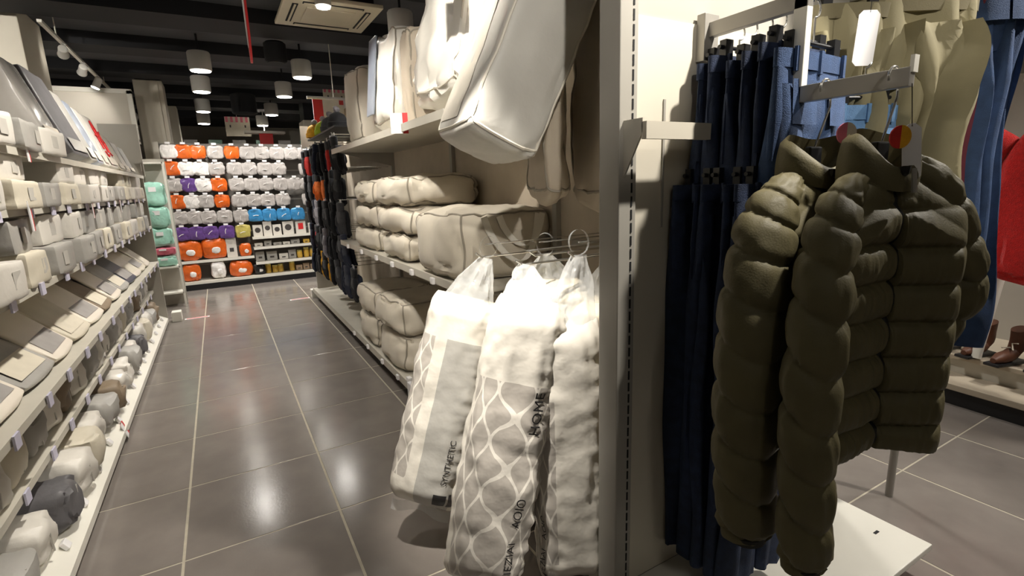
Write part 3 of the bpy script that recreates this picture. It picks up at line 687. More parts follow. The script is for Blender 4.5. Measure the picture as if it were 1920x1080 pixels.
# --- folded bags on the middle shelf
GR_ = 'folded bedding bags on the middle right shelf'
for i, (y, z, sy, sz, lb) in enumerate(((3.46, 1.37, .70, .19, 'topmost folded bedding bag of the near stack on middle shelf'), (3.44, 1.185, .66, .18, 'middle folded bedding bag of the near stack on middle shelf'), (3.44, 1.002, .66, .18, 'lowest folded bedding bag of the near stack, behind the handled bag'),
        (4.16, 1.36, .62, .19, 'topmost folded bedding bag of the far stack beside the gloves'), (4.18, 1.18, .66, .18, 'middle folded bedding bag of the far stack beside the gloves'), (4.22, 1.002, .72, .175, 'lowest folded bedding bag of the far stack beside the gloves'))):
    bedding_bag(lb, (.55, sy, sz), (1.29, y, z), random.uniform(-.05, .05), 'bag', 'bag_seam', 6, .13, .020, 40 + i, GR_, wf=6)
ob, f, mb, strap = bedding_bag('large cream bedding bag with two looped handles on the middle shelf', (.60, .62, .36), (1.29, 2.60, 1.002), .05, 'bag', 'bag_seam', 7, .10, .018, 55, None, handles=True, n=18, wf=5)
# handles on the face toward the viewer (-y side)
def loop_on_face(xa, xb, drop, out):
    P = []
    for i in range(17):
        t = i / 16.; x = xa + (xb - xa) * t; a = math.sin(t * PI)
        z = .33 - drop * (a ** .7)
        y = -.325 - out * a
        P.append(((x, y, z), Vector((1, 0, .25 * math.cos(t * PI))).normalized()))
    return P
strap(loop_on_face(-.17, .16, .23, .07)); strap(loop_on_face(-.08, .19, .16, .035))
mb.build('handle', 'bag_white', ob, smooth=True)
# --- bags on the deck
for i, (y, z, sy, sz, lb) in enumerate(((3.74, .147, .64, .26, 'bedding bag on the right deck, lower of the near pair'), (3.76, .412, .66, .25, 'bedding bag on the right deck, upper of the near pair'), (4.44, .147, .64, .26, 'bedding bag on the right deck, lower of the far pair'), (4.46, .412, .62, .23, 'bedding bag on the right deck, upper of the far pair'))):
    bedding_bag(lb, (.55, sy, sz), (1.29, y, z), random.uniform(-.05, .05), 'bag', 'bag_seam', 7, .10, .022, 70 + i, 'bedding bags on the right deck', wf=6)
# ================================================================== hooks and wrapped pillows
def film_mat():
    m = bpy.data.materials.new('clear_film'); m.use_nodes = True; N = m.node_tree.nodes; L = m.node_tree.links
    b = N['Principled BSDF']; b.inputs['Base Color'].default_value = (.86, .87, .86, 1); b.inputs['Roughness'].default_value = .12
    b.inputs['Alpha'].default_value = .34; b.inputs['Specular IOR Level'].default_value = .8
    tc = N.new('ShaderNodeTexCoord'); nz = N.new('ShaderNodeTexNoise'); nz.inputs['Scale'].default_value = 22; bp = N.new('ShaderNodeBump'); bp.inputs['Strength'].default_value = .6; bp.inputs['Distance'].default_value = .02
    L.new(tc.outputs['Object'], nz.inputs['Vector']); L.new(nz.outputs['Fac'], bp.inputs['Height']); L.new(bp.outputs['Normal'], b.inputs['Normal'])
    MATS['clear_film'] = m
film_mat()
def print_mat(name, u0, u1, v0, v1, s=.042, P=.165, lw=.005, per=.95, length=.95, stripe=None):
    """white wrapped pillow with a grey printed panel of white ogee lines (flat print, by UV)"""
    m = bpy.data.materials.new(name); m.use_nodes = True; N = m.node_tree.nodes; L = m.node_tree.links; b = N['Principled BSDF']
    b.inputs['Roughness'].default_value = .35; b.inputs['Coat Weight'].default_value = .35; b.inputs['Coat Roughness'].default_value = .2
    uvn = N.new('ShaderNodeUVMap'); sp = N.new('ShaderNodeSeparateXYZ'); L.new(uvn.outputs['UV'], sp.inputs[0])
    def mth(op, a, b_=None, c=None):
        n = N.new('ShaderNodeMath'); n.operation = op
        for i, x in enumerate((a, b_, c)):
            if x is None: continue
            if isinstance(x, (int, float)): n.inputs[i].default_value = x
            else: L.new(x, n.inputs[i])
        return n.outputs[0]
    U, V = sp.outputs['X'], sp.outputs['Y']
    x = mth('MULTIPLY', U, per); y = mth('MULTIPLY', V, length)
    cs = mth('MULTIPLY', mth('COSINE', mth('MULTIPLY', y, 2 * PI / P)), s * .46)
    def fam(t): return mth('MULTIPLY', mth('ABSOLUTE', mth('SUBTRACT', mth('FRACT', mth('ADD', mth('DIVIDE', t, 2 * s), .5)), .5)), 2 * s)
    d1 = fam(mth('SUBTRACT', x, cs)); d2 = fam(mth('SUBTRACT', mth('ADD', x, cs), s))
    line = mth('LESS_THAN', mth('MINIMUM', d1, d2), lw)
    pan = mth('MULTIPLY', mth('MULTIPLY', mth('GREATER_THAN', U, u0), mth('LESS_THAN', U, u1)), mth('MULTIPLY', mth('GREATER_THAN', V, v0), mth('LESS_THAN', V, v1)))
    def mixc(f, c0, c1):
        n = N.new('ShaderNodeMix'); n.data_type = 'RGBA'; L.new(f, n.inputs['Factor'])
        for k, c in ((6, c0), (7, c1)):
            if isinstance(c, tuple): n.inputs[k].default_value = c + (1,)
            else: L.new(c, n.inputs[k])
        return n.outputs[2]
    white = rgb(232, 226, 214)
    col = mixc(pan, white, mixc(line, rgb(186, 179, 170), rgb(234, 228, 217)))
    if stripe:
        st = mth('MULTIPLY', mth('GREATER_THAN', U, stripe[0]), mth('LESS_THAN', U, stripe[1])); st = mth('MULTIPLY', st, mth('LESS_THAN', V, v1))
        col = mixc(st, col, rgb(186, 183, 176))
    L.new(col, b.inputs['Base Color'])
    tc = N.new('ShaderNodeTexCoord'); nz = N.new('ShaderNodeTexNoise'); nz.inputs['Scale'].default_value = 26; L.new(tc.outputs['Object'], nz.inputs['Vector'])
    bp = N.new('ShaderNodeBump'); bp.inputs['Strength'].default_value = .25; bp.inputs['Distance'].default_value = .01; L.new(nz.outputs['Fac'], bp.inputs['Height']); L.new(bp.outputs['Normal'], b.inputs['Normal'])
    MATS[name] = m
def text_geo(txt, size):
    c = bpy.data.curves.new('t', 'FONT'); c.body = txt; c.size = size; c.resolution_u = 3
    o = bpy.data.objects.new('t', c); COL.objects.link(o)
    dg = bpy.context.evaluated_depsgraph_get(); me = bpy.data.meshes.new_from_object(o.evaluated_get(dg))
    V = [(v.co.x, v.co.y) for v in me.vertices]; F = [tuple(p.vertices) for p in me.polygons]
    bpy.data.objects.remove(o); bpy.data.curves.remove(c); bpy.data.meshes.remove(me)
    return V, F
def pillow(lb, bot, top, wdir, hw, ht, m, seed, apex, prints=(), blocks=(), film=True, pucker=1.0, L_extra=0):
    bot = Vector(bot); top = Vector(top); a = (top - bot); Ln = a.length; a.normalize()
    wd = Vector(wdir); wd = (wd - a * wd.dot(a)).normalized(); n = wd.cross(a).normalized()
    if n.dot(Vector((0, 0, CAM_H)) - bot) < 0: n = -n
    o = thing('wrapped_pillow', lb, 'pillow', bot, group='plastic-wrapped pillows on hooks')
    def S(u, v, off=0.0):
        th = 2 * PI * u; c, s_ = math.cos(th), math.sin(th)
        e = .62
        cx = math.copysign(abs(c) ** e, c); sy = math.copysign(abs(s_) ** .8, s_)
        end = min(1, (min(v, 1 - v) / .10)) ; end = math.sin(end * PI / 2) ** .8
        tk = .10 + .90 * end; wk = .84 + .16 * end + .05 * math.sin(v * PI)
        p = wd * (cx * hw * wk) + n * (sy * ht * tk) + a * (Ln * v)
        # quilting dents across the pillow and puckers along the right-hand flank
        q = nz3(cx * 2.2, sy * 2.0, v * 7, seed) * .012 + nz3(cx * 5, sy * 3, v * 19, seed + 2) * .006 * pucker
        fl = max(0, cx) ** 2; q += pucker * .011 * fl * nz3(.4, sy * 1.3, v * 34, seed + 4)
        out = (wd * c + n * s_ * .8)
        return p + out * (q + off)
    mb = MB(); mb.grid(lambda u, v: S(u, v), 72, 96, wrapu=True, uv=True, capv=True); mb.build('pillow_body', m, o, smooth=True, ang=70)
    per = 4.2 * hw + 2.2 * ht
    for (txt, u0, v0, size) in prints:
        V, F = text_geo(txt, size)
        mb = MB(); mb.add([S(u0 + y / per, v0 + x / Ln, .004) for x, y in V], F); mb.build('printed_text', 'ink', o)
    for (u0, u1, v0, v1, mm) in blocks:
        mb = MB(); mb.grid(lambda u, v: S(u0 + (u1 - u0) * u, v0 + (v1 - v0) * v, .0035), 6, 6); mb.build('printed_block', mm, o)
    # seam flap at the bottom
    mb = MB(); mb.grid(lambda u, v: wd * ((u * 2 - 1) * hw * .86) + n * (.012 * math.sin(u * 9 + seed)) + a * (-.045 * v - .01 * math.sin(u * 7 + seed)), 16, 3)
    mb.build('bottom_seam', 'clear_film', o, smooth=True)
    if film:
        ap = Vector(apex) - bot
        base = a * (Ln * .95)
        def fl_(u, v):
            th = 2 * PI * u
            r0 = wd * (math.cos(th) * hw * .84) + n * (math.sin(th) * ht * .55) + base
            k = v ** .85
            r1 = ap + wd * (math.cos(th) * .028) + n * (math.sin(th) * .012)
            p = r0.lerp(r1, k)
            g = .03 * math.sin(v * PI) * nz3(math.cos(th) * 2.5, math.sin(th) * 2.5, v * 2, seed + 9)
            return p + (wd * math.cos(th) + n * math.sin(th)) * g
        mb = MB(); mb.grid(fl_, 40, 12, wrapu=True); mb.build('plastic_top', 'clear_film', o, smooth=True)
        # carrying loop of the bag
        mb = MB(); mb.grid(lambda u, v: ap + wd * (.035 * math.sin(2 * PI * u)) + a * (.045 - .045 * math.cos(2 * PI * u)) + n * (.03 * (v - .5)), 20, 2, wrapu=False); mb.build('plastic_loop', 'clear_film', o, smooth=True)
    return o
print_mat('pillow_front', .055, .43, .03, .72)
print_mat('pillow_left', .30, .50, .14, .80, stripe=(.10, .26))
print_mat('pillow_right', .30, .47, .10, .72)
mat('pillow_plain', (236, 226, 204), .4, .05, 8, .2, 30, coat=.3)
IMG = (.866, -.5, 0)
pillow('plastic-wrapped pillow marked SYNTHETIC hanging nearest the aisle', (.575, 1.84, .20), (.85, 1.87, 1.04), (.80, -.60, 0), .145, .10, 'pillow_left', 1, (.92, 1.83, 1.20),
       prints=(('SYNTHETIC', .165, .15, .036), ('IEZIAI', .44, .16, .03)), blocks=((.145, .215, .045, .105, 'ink'), (.05, .13, .04, .11, 'ink_dark')))
pillow('plastic-wrapped pillow with ogee print marked HOME in the middle of the hooks', (.63, 1.41, .13), (.905, 1.46, 1.10), IMG, .135, .105, 'pillow_front', 2, (.96, 1.58, 1.20),
       prints=(('HOME', .16, .56, .052), ('IEZIAI', .165, .09, .042), ('AOIO', .165, .245, .042)), blocks=((.11, .17, .015, .085, 'print_grey'),), pucker=1.5)
pillow('plastic-wrapped pillow hanging beside the grey post', (.95, 1.305, .08), (1.0, 1.385, 1.03), (.90, -.42, 0), .125, .09, 'pillow_right', 3, (1.08, 1.42, 1.24),
       prints=(('IEZIAI', .375, .06, .036), ('AOIO', .375, .19, .036), ('SYNTHETIC', .06, .07, .03)), blocks=((.37, .42, .0, .05, 'ink_dark'),), pucker=1.6)
pillow('plain yellowish pillow in clear wrap behind the HOME pillow', (1.16, 1.72, .35), (1.13, 1.72, 1.10), (.8, -.6, 0), .17, .10, 'pillow_plain', 4, (1.10, 1.66, 1.21), pucker=1.2)
pillow('plain pale pillow in clear wrap hanging deepest beside the back panel', (1.36, 1.52, .30), (1.33, 1.52, 1.04), (.8, -.6, 0), .17, .10, 'pillow_plain', 5, (1.30, 1.5, 1.19), pucker=1.2)
O = (1.58, 1.35, 1.1)
hk = thing('pillow_hook_rail', 'chrome rail of long prongs holding the wrapped pillows beside the post', 'hook rail', O)
MB().b6(1.55, 1.575, 1.25, 2.1, 1.17, 1.20).build('rail', 'grey_bar', hk, origin=O)
for (y, z, x0) in ((1.42, 1.235, 1.06), (1.58, 1.20, .94), (1.66, 1.215, 1.05), (1.83, 1.205, .9), (1.50, 1.195, 1.28)):
    MB().tube([(1.56, y, z), (x0, y, z), (x0 - .025, y, z + .018)], .0045, 8).build('prong', 'chrome', hk, smooth=True, origin=O)
    MB().tube([(1.56, y, z + .05), (x0 + .02, y, z + .05)], .003, 6).build('label_arm', 'chrome', hk, smooth=True, origin=O)

# ================================================================== winter gloves
O = (1.02, 5.2, 0)
GC = {'black_fabric': 'black', 'navy_fabric': 'navy', 'char_fabric': 'charcoal', 'red_fabric': 'red', 'orange_fabric': 'orange', 'yellow_fabric': 'yellow', 'grey_fur': 'grey', 'lime_fabric': 'lime'}
def glove_meshes(m, seed):
    mb = MB(); f = pouch_fn(.03, .105, .12, 4, .15, .004, 20, seed); add_pouch(mb, f, 7, (0, 0, -.13))
    for k, (yy, ln) in enumerate(((-.038, .075), (-.013, .095), (.013, .09), (.038, .07))):
        mb.tube([(0, yy, -.17), (0, yy * 1.1, -.19 - ln * .5), (.008, yy * 1.15, -.19 - ln * .9), (.01, yy * 1.15, -.19 - ln)], [.015, .015, .013, .006], 8)
    mb.tube([(0, .04, -.11), (0, .068, -.15), (0, .078, -.19), (0, .078, -.205)], [.018, .018, .015, .006], 8)
    return mb.mesh('glove_shell', m, smooth=True)
GM = {m: glove_meshes(m, i) for i, m in enumerate(GC)}
cuff = {m: MB().lathe([(.030, -.085), (.038, -.075), (.040, -.02), (.032, -.01)], n=16).mesh('cuff', m, smooth=True) for m in GC}
for me in cuff.values():
    for v in me.vertices: v.co.x *= .5; v.co.y *= 1.25
gcard = MB().b6(-.002, .002, -.035, .035, -.035, .02).mesh('header_card', 'tag_white')
gcard2 = MB().b6(-.002, .002, -.035, .035, -.035, .02).mesh('header_card', 'grey_fur')
palm = MB().add([], [])
cols = ['black_fabric', 'navy_fabric', 'black_fabric', 'char_fabric', 'black_fabric', 'black_fabric', 'navy_fabric', 'black_fabric']
ghook = MB().tube([(.5, 0, 0), (0, 0, 0), (-.015, 0, .012)], .004, 6).mesh('hook', 'chrome')
rowz = [1.99, 1.68, 1.37, 1.06, .75]
rown = ['top', 'second', 'third', 'fourth', 'lowest']
special = {(0, 8): 'red_fabric', (0, 3): 'red_fabric', (1, 5): 'orange_fabric', (1, 6): 'orange_fabric', (2, 7): 'grey_fur', (3, 8): 'red_fabric', (4, 5): 'yellow_fabric', (4, 7): 'yellow_fabric', (3, 5): 'grey_fur'}
for r, z in enumerate(rowz):
    for c in range(10):
        y = 4.92 + c * .255
        if y < 5.1 and z > .9: continue
        tl = random.uniform(-.25, .25)
        m = special.get((r, c), cols[(r * 3 + c * 5) % 8])
        x = 1.03 + random.uniform(0, .05)
        o = thing('winter_gloves', '%s winter gloves hanging %s from the bedding bags in %s row' % (GC[m], NTH[c], rown[r]), 'gloves', (x, y, z), rotz=random.uniform(-.7, .3), group='winter gloves on the right display')
        o.rotation_euler[0] = tl
        link('glove_shell', GM[m], o, scale=(1.6, 1.25, 1.25)); link('cuff', cuff[cols[(r + c) % 8] if m in ('red_fabric', 'orange_fabric') else m], o, scale=(1.5, 1.25, 1.2))
        link('glove_shell', GM[cols[(r + c + 2) % 8]], o, (.05, .01, -.01), scale=(1.6, 1.25, 1.25))
        link('header_card', gcard if (r + c) % 2 else gcard2, o, (0, 0, .0))
        link('hook', ghook, gr, (x - RXF, y - RY0, z + .012))
# hats heaped above the gloves
for i, (x, y, z, m, lb) in enumerate(((1.2, 6.5, 2.115, 'lime_fabric', 'lime green knitted hat on top of the glove display'), (1.2, 6.1, 2.115, 'char_fabric', 'charcoal knitted hat on top of the glove display'), (1.16, 6.85, 2.115, 'yellow_fabric', 'yellow knitted hat on top of the glove display beneath the sale board'), (1.2, 5.7, 2.115, 'black_fabric', 'black knitted hat on top of the glove display nearest the white bag'))):
    o = thing('knitted_hat', lb, 'hat', (x, y, z), group='hats above the gloves')
    mb = MB(); mb.lathe([(.10, 0), (.105, .03), (.10, .08), (.075, .13), (.035, .155), (.01, .16)], n=18); mb.build('crown', m, o, smooth=True)
    mb = MB(); mb.lathe([(.102, 0), (.112, .005), (.112, .05), (.103, .055)], n=18); mb.build('brim', m, o, smooth=True)
    mb = MB(); f = pouch_fn(.07, .07, .07, 2, 0, .01, 30, i); add_pouch(mb, f, 6, (0, 0, .185)); mb.build('pompom', 'grey_fur', o, smooth=True)
s = MB().b6(1.1, 1.58, 5.4, 7.1, 2.095, 2.112).build('top_shelf', 'black_plinth', gr, origin=(RXF, RY0, 0))
# ================================================================== end panel with the jeans and jackets
PY = 1.12
O = (1.0, PY, 0)
pw = thing('garment_display', 'cream slotted display panel with grey post behind the jeans', 'display panel', O)
MB().b6(1.045, 2.12, PY, PY + .03, .14, 1.935).build('lower_board', 'panel', pw, origin=O)
MB().b6(1.045, 2.12, PY + .008, PY + .03, 1.938, 2.55).build('upper_board', 'grey_panel', pw, origin=O)
MB().b6(.985, 1.05, PY - .012, PY + .075, 0, 2.55).build('post', 'post', pw, bevel=.004, origin=O)
slot = MB().b6(-.0025, .0025, -.0015, .0015, -.014, .014).mesh('slot', 'dark_slot')
for k in range(60): link('slot', slot, pw, (1.032 - O[0], PY - .0125 - O[1], .18 + k * .038))
MB().b6(2.10, 2.15, PY - .012, PY + .075, 0, 2.55).build('post', 'post', pw, bevel=.004, origin=O)
MB().b6(1.0, 2.12, .66, PY, .115, .14).build('deck', 'white_metal', pw, bevel=.004, origin=O)
MB().b6(1.04, 2.06, .72, PY, 0, .115).build('plinth', 'black_plinth', pw, origin=O)
for (x, y) in ((2.02, .80), (1.12, 1.07), (1.95, .95)): MB().b6(x - .014, x + .014, y - .005, y + .005, .14, .1412).build('deck_slot', 'dark_slot', pw, origin=O)
# empty hanging rail bracketed to the panel
O2 = (1.03, PY, 1.5)
o = thing('shelf_bracket_rail', 'cream hanging rail with tapered bracket fixed to the panel beside the post', 'rail', O2)
MB().prism([(1.0, PY - .012, 1.655), (1.0, PY - .085, 1.655), (1.0, PY - .085, 1.62), (1.0, PY - .012, 1.50)], (.006, 0, 0)).build('bracket', 'shelf_metal', o, origin=O2)
MB().b6(1.0, 1.95, PY - .10, PY - .082, 1.60, 1.645).build('rail', 'panel', o, origin=O2)
MB().prism([(1.95, PY - .012, 1.655), (1.95, PY - .085, 1.655), (1.95, PY - .085, 1.62), (1.95, PY - .012, 1.50)], (.006, 0, 0)).build('bracket', 'shelf_metal', o, origin=O2)
for x in (1.165,): MB().b6(x - .004, x + .004, PY - .004, PY, 1.35, 1.72).build('slot_strip', 'post', o, origin=O2)
# stepped hanging arm
AX_ = 1.32
O3 = (AX_, PY, 1.7)
arm = thing('stepped_hanging_arm', 'grey stepped hanging arm carrying jeans high and jackets low', 'hanging arm', O3)
MB().b6(AX_ - .012, AX_ + .012, .80, 1.10, 1.895, 1.935).build('upper_bar', 'grey_bar', arm, bevel=.002, origin=O3)
MB().b6(AX_ - .03, AX_ + .03, 1.09, PY, 1.83, 1.96).build('wall_plate', 'grey_bar', arm, bevel=.002, origin=O3)
MB().b6(AX_ - .012, AX_ + .012, .80, .835, 1.675, 1.935).build('drop_post', 'white_metal', arm, bevel=.002, origin=O3)
MB().b6(AX_ - .012, AX_ + .012, .565, .835, 1.672, 1.712).build('lower_bar', 'grey_bar', arm, bevel=.002, origin=O3)
MB().b6(AX_ - .010, AX_ + .010, .56, .568, 1.70, 1.735).build('end_stop', 'white_metal', arm, origin=O3)
AX2 = 1.40
O4 = (AX2, PY, 1.6)
arm2 = thing('straight_hanging_arm', 'lower straight grey hanging arm for the second tier of jeans', 'hanging arm', O4)
MB().b6(AX2 - .011, AX2 + .011, .84, PY, 1.56, 1.595).build('bar', 'grey_bar', arm2, bevel=.002, origin=O4); MB().b6(AX2 - .03, AX2 + .03, PY - .02, PY, 1.5, 1.63).build('wall_plate', 'grey_bar', arm2, origin=O4)

# ------------------------------------------------------------------ trousers and jeans
def jeans_mesh(W, L, T, seed, m, fold=.010, taper=.8):
    mb = MB(); cr = min(.27, L * .27)
    def ring(th, hw, ht, p=.75):
        c, s_ = math.cos(th), math.sin(th); return math.copysign(abs(c) ** p, c) * hw, math.copysign(abs(s_) ** .9, s_) * ht
    def hips(u, v):
        x, y = ring(2 * PI * u, W / 2 * (1 + .05 * v - .10 * max(0, v - .6)), T * (.55 + .5 * v) if v < .6 else T * (.85 - .9 * (v - .6)))
        z = -v * cr
        k = fold * (.4 + v)
        return Vector((x, y + k * nz3(x * 22, math.copysign(1, y), z * 4, seed), z))
    mb.grid(hips, 44, 10, wrapu=True, capv=True)
    for sg in (-1, 1):
        def leg(u, v):
            hw = W / 4 * (1.06 - (1.06 - taper) * v); ht = T * (1.2 - .25 * v) * (.45 + .55 * min(1, v / .22)); hw *= .93 + .07 * min(1, v / .2)
            x, y = ring(2 * PI * u, hw, ht)
            z = -cr * .3 - (L - cr * .3) * v
            cx = sg * (W / 4 * (1.0 - .05 * v)) + .012 * nz3(v * 2, 0, 0, seed + sg)
            a = fold * 1.9
            return Vector((cx + x + a * .6 * nz3(y * 20, z * 3, 2, seed), y + a * nz3((x + cx) * 26, z * 2.2, math.copysign(1.5, y), seed + sg) + a * .55 * min(1, v * 4) * math.sin((x + cx) * 46 + seed + 2.2 * nz3(0, z * 1.5, 0, seed)), z))
        mb.grid(leg, 32, 34, wrapu=True, capv=True)
    return mb.mesh('leg_body', m, smooth=True, ang=75)
def band_mesh(W, T, m):
    def f(u, v):
        th = 2 * PI * u; c, s_ = math.cos(th), math.sin(th)
        return Vector((math.copysign(abs(c) ** .7, c) * (W / 2 + .004), math.copysign(abs(s_) ** .9, s_) * (T * .55 + .006), .004 - .045 * v))
    return MB().grid(f, 40, 2, wrapu=True, capv=True).mesh('waistband', m, smooth=True)
def hanger_mesh(W, hook_h):
    mb = MB(); mb.tube([(-W / 2, 0, .03), (W / 2, 0, .03)], .006, 8)
    for s in (-1, 1): mb.box((s * (W / 2 - .03), 0, .02), (.03, .022, .06))
    H = MB(); r = .022
    H.tube([(0, 0, .03), (0, 0, hook_h - 2 * r)] + [(r * math.sin(a) , 0, hook_h - r - r * math.cos(a)) for a in [PI * k / 8 for k in range(0, 11)]], .0028, 8)
    return mb.mesh('clip_bar', 'black_plastic', smooth=True, bevel=0), H.mesh('hook', 'chrome', smooth=True)
def hung_trousers(lb, hlb, x, y, ztop, bar_z, W, L, T, m, seed, rotz=0, fold=.010, taper=.8, group=None, name='jeans', cat='jeans', band=None, pocket=True):
    o = thing(name, lb, cat, (x, y, ztop), rotz, group)
    link('leg_body', jeans_mesh(W, L, T, seed, m, fold, taper), o); link('waistband', band_mesh(W, T, band or m), o)
    if pocket:
        for s in (-1, 1):
            MB().grid(lambda u, v: Vector((s * W / 4 - .05 + .1 * u, -T * (1.02 + .25 * v) * (1 - .5 * (abs(s * W / 4 - .05 + .1 * u) / (W / 2)) ** 3) - .006, -.07 - .11 * v)), 6, 6).build('pocket', band or m, o, smooth=True)
        for s in (-.35, 0, .35): MB().b6(s * W - .006, s * W + .006, -T * .55 - .012, -T * .55 - .004, -.05, .008).build('belt_loop', m, o)
    if hlb:
        h = thing('clip_hanger', hlb, 'hanger', (x, y, ztop), rotz, 'black clip hangers on the garment panel')
        a, b = hanger_mesh(W * .8, bar_z - ztop + .004); link('clip_bar', a, h); link('hook', b, h)
    return o
JN = 6
for i in range(JN):
    y = .845 + i * .046
    hung_trousers('dark blue jeans, %s from the front on the high arm' % NTH[i], 'black clip hanger %s from the front on the high arm' % NTH[i],
                  AX_ + .10 + .006 * (i % 2), y, 1.80 + .012 * ((i * 2) % 3), 1.935, .34, 1.12, .030, 'denim_dark' if i % 3 else 'denim_mid' if i == 0 else 'denim_dark', 10 + i, random.uniform(-.10, .10), .012, .8, 'jeans on the high arm')
for i in range(5):
    y = .88 + i * .05
    hung_trousers('dark blue jeans, %s from the front on the low straight arm' % NTH[i], 'black clip hanger %s from the front on the low straight arm' % NTH[i],
                  AX2 - .03, y, 1.47, 1.595, .36, 1.24, .032, 'denim_dark', 30 + i, random.uniform(-.08, .08), .012, .85, 'jeans on the low straight arm')
hung_trousers('pale blue jeans showing between the jackets and the khaki trousers', 'black clip hanger holding the pale blue jeans', 1.86, .93, 1.70, 1.86, .26, 1.0, .04, 'denim_light', 50, -.35, .014, .85)
# ------------------------------------------------------------------ rack with khaki trousers beside it
O5 = (2.55, .98, 0)
rk = thing('garment_rack', 'grey pole rack carrying khaki trousers and pale denim behind the jackets', 'rack', O5)
MB().cyl((2.55, .98, 0), (2.55, .98, 2.32), .016, n=12).build('pole', 'grey_bar', rk, smooth=True, origin=O5)
MB().cyl((1.98, 1.29, 0.0), (1.98, 1.29, 2.32), .016, n=12).build('pole', 'grey_bar', rk, smooth=True, origin=O5)
MB().tube([(1.7, 1.44, 2.3), (2.95, .76, 2.3)], .014, 10).build('top_bar', 'grey_bar', rk, smooth=True, origin=O5)
IR = math.atan2(-.5, .866)
hung_trousers('khaki elastic-waist trousers hanging beside the white swing tag', 'black clip hanger of the khaki trousers beside the swing tag', 1.86, 1.00, 2.02, 2.31, .26, 1.0, .05, 'khaki', 60, IR, .04, .9, 'khaki trousers', 'trousers', 'trousers', 'khaki_dark', False)
hung_trousers('broad khaki trousers with draped front hanging above the quilted jackets', 'black clip hanger of the broad khaki trousers', 2.08, .915, 2.04, 2.31, .42, 1.12, .075, 'khaki', 61, IR, .062, .95, 'khaki trousers', 'trousers', 'trousers', 'khaki_dark', False)
o = hung_trousers('pale denim jeans hanging at the outer end of the pole rack', 'black clip hanger of the pale denim jeans', 2.38, .81, 2.15, 2.31, .22, 1.32, .06, 'denim_mid', 62, IR, .026, .95, None)
o = thing('maroon_trousers', 'thin edge of maroon trousers between khaki trousers and pale denim', 'trousers', (2.335, .83, 2.06), IR + 1.1)
link('leg_body', jeans_mesh(.12, 1.0, .02, 77, 'maroon', .006, .9), o); link('waistband', band_mesh(.12, .02, 'maroon'), o)
hung_trousers('black trousers hanging behind the khaki ones', None, 2.0, 1.24, 2.0, 2.31, .34, 1.0, .05, 'black_fabric', 63, IR, .02, .9, None, 'trousers', 'trousers', None, False)
def swing_tag(lb, loc, w_, h, rz, tilt=0, string=.08, m='tag_white', roll=0):
    o = thing('swing_tag', lb, 'tag', loc, rot=(tilt, roll, rz))
    c = .012
    P = [(-w_ / 2, 0, -h + c), (-w_ / 2 + c, 0, -h), (w_ / 2 - c, 0, -h), (w_ / 2, 0, -h + c), (w_ / 2, 0, -c), (w_ / 2 - c, 0, 0), (-w_ / 2 + c, 0, 0), (-w_ / 2, 0, -c)]
    MB().prism(P, (0, .002, 0)).build('card', m, o); MB().tube([(0, 0, -.006), (.004, .01, string)], .001, 5).build('string', 'zip_black', o)
    return o
swing_tag('large white swing tag hanging in front of the khaki trousers', (1.72, .862, 1.955), .062, .15, IR, .1, .1)

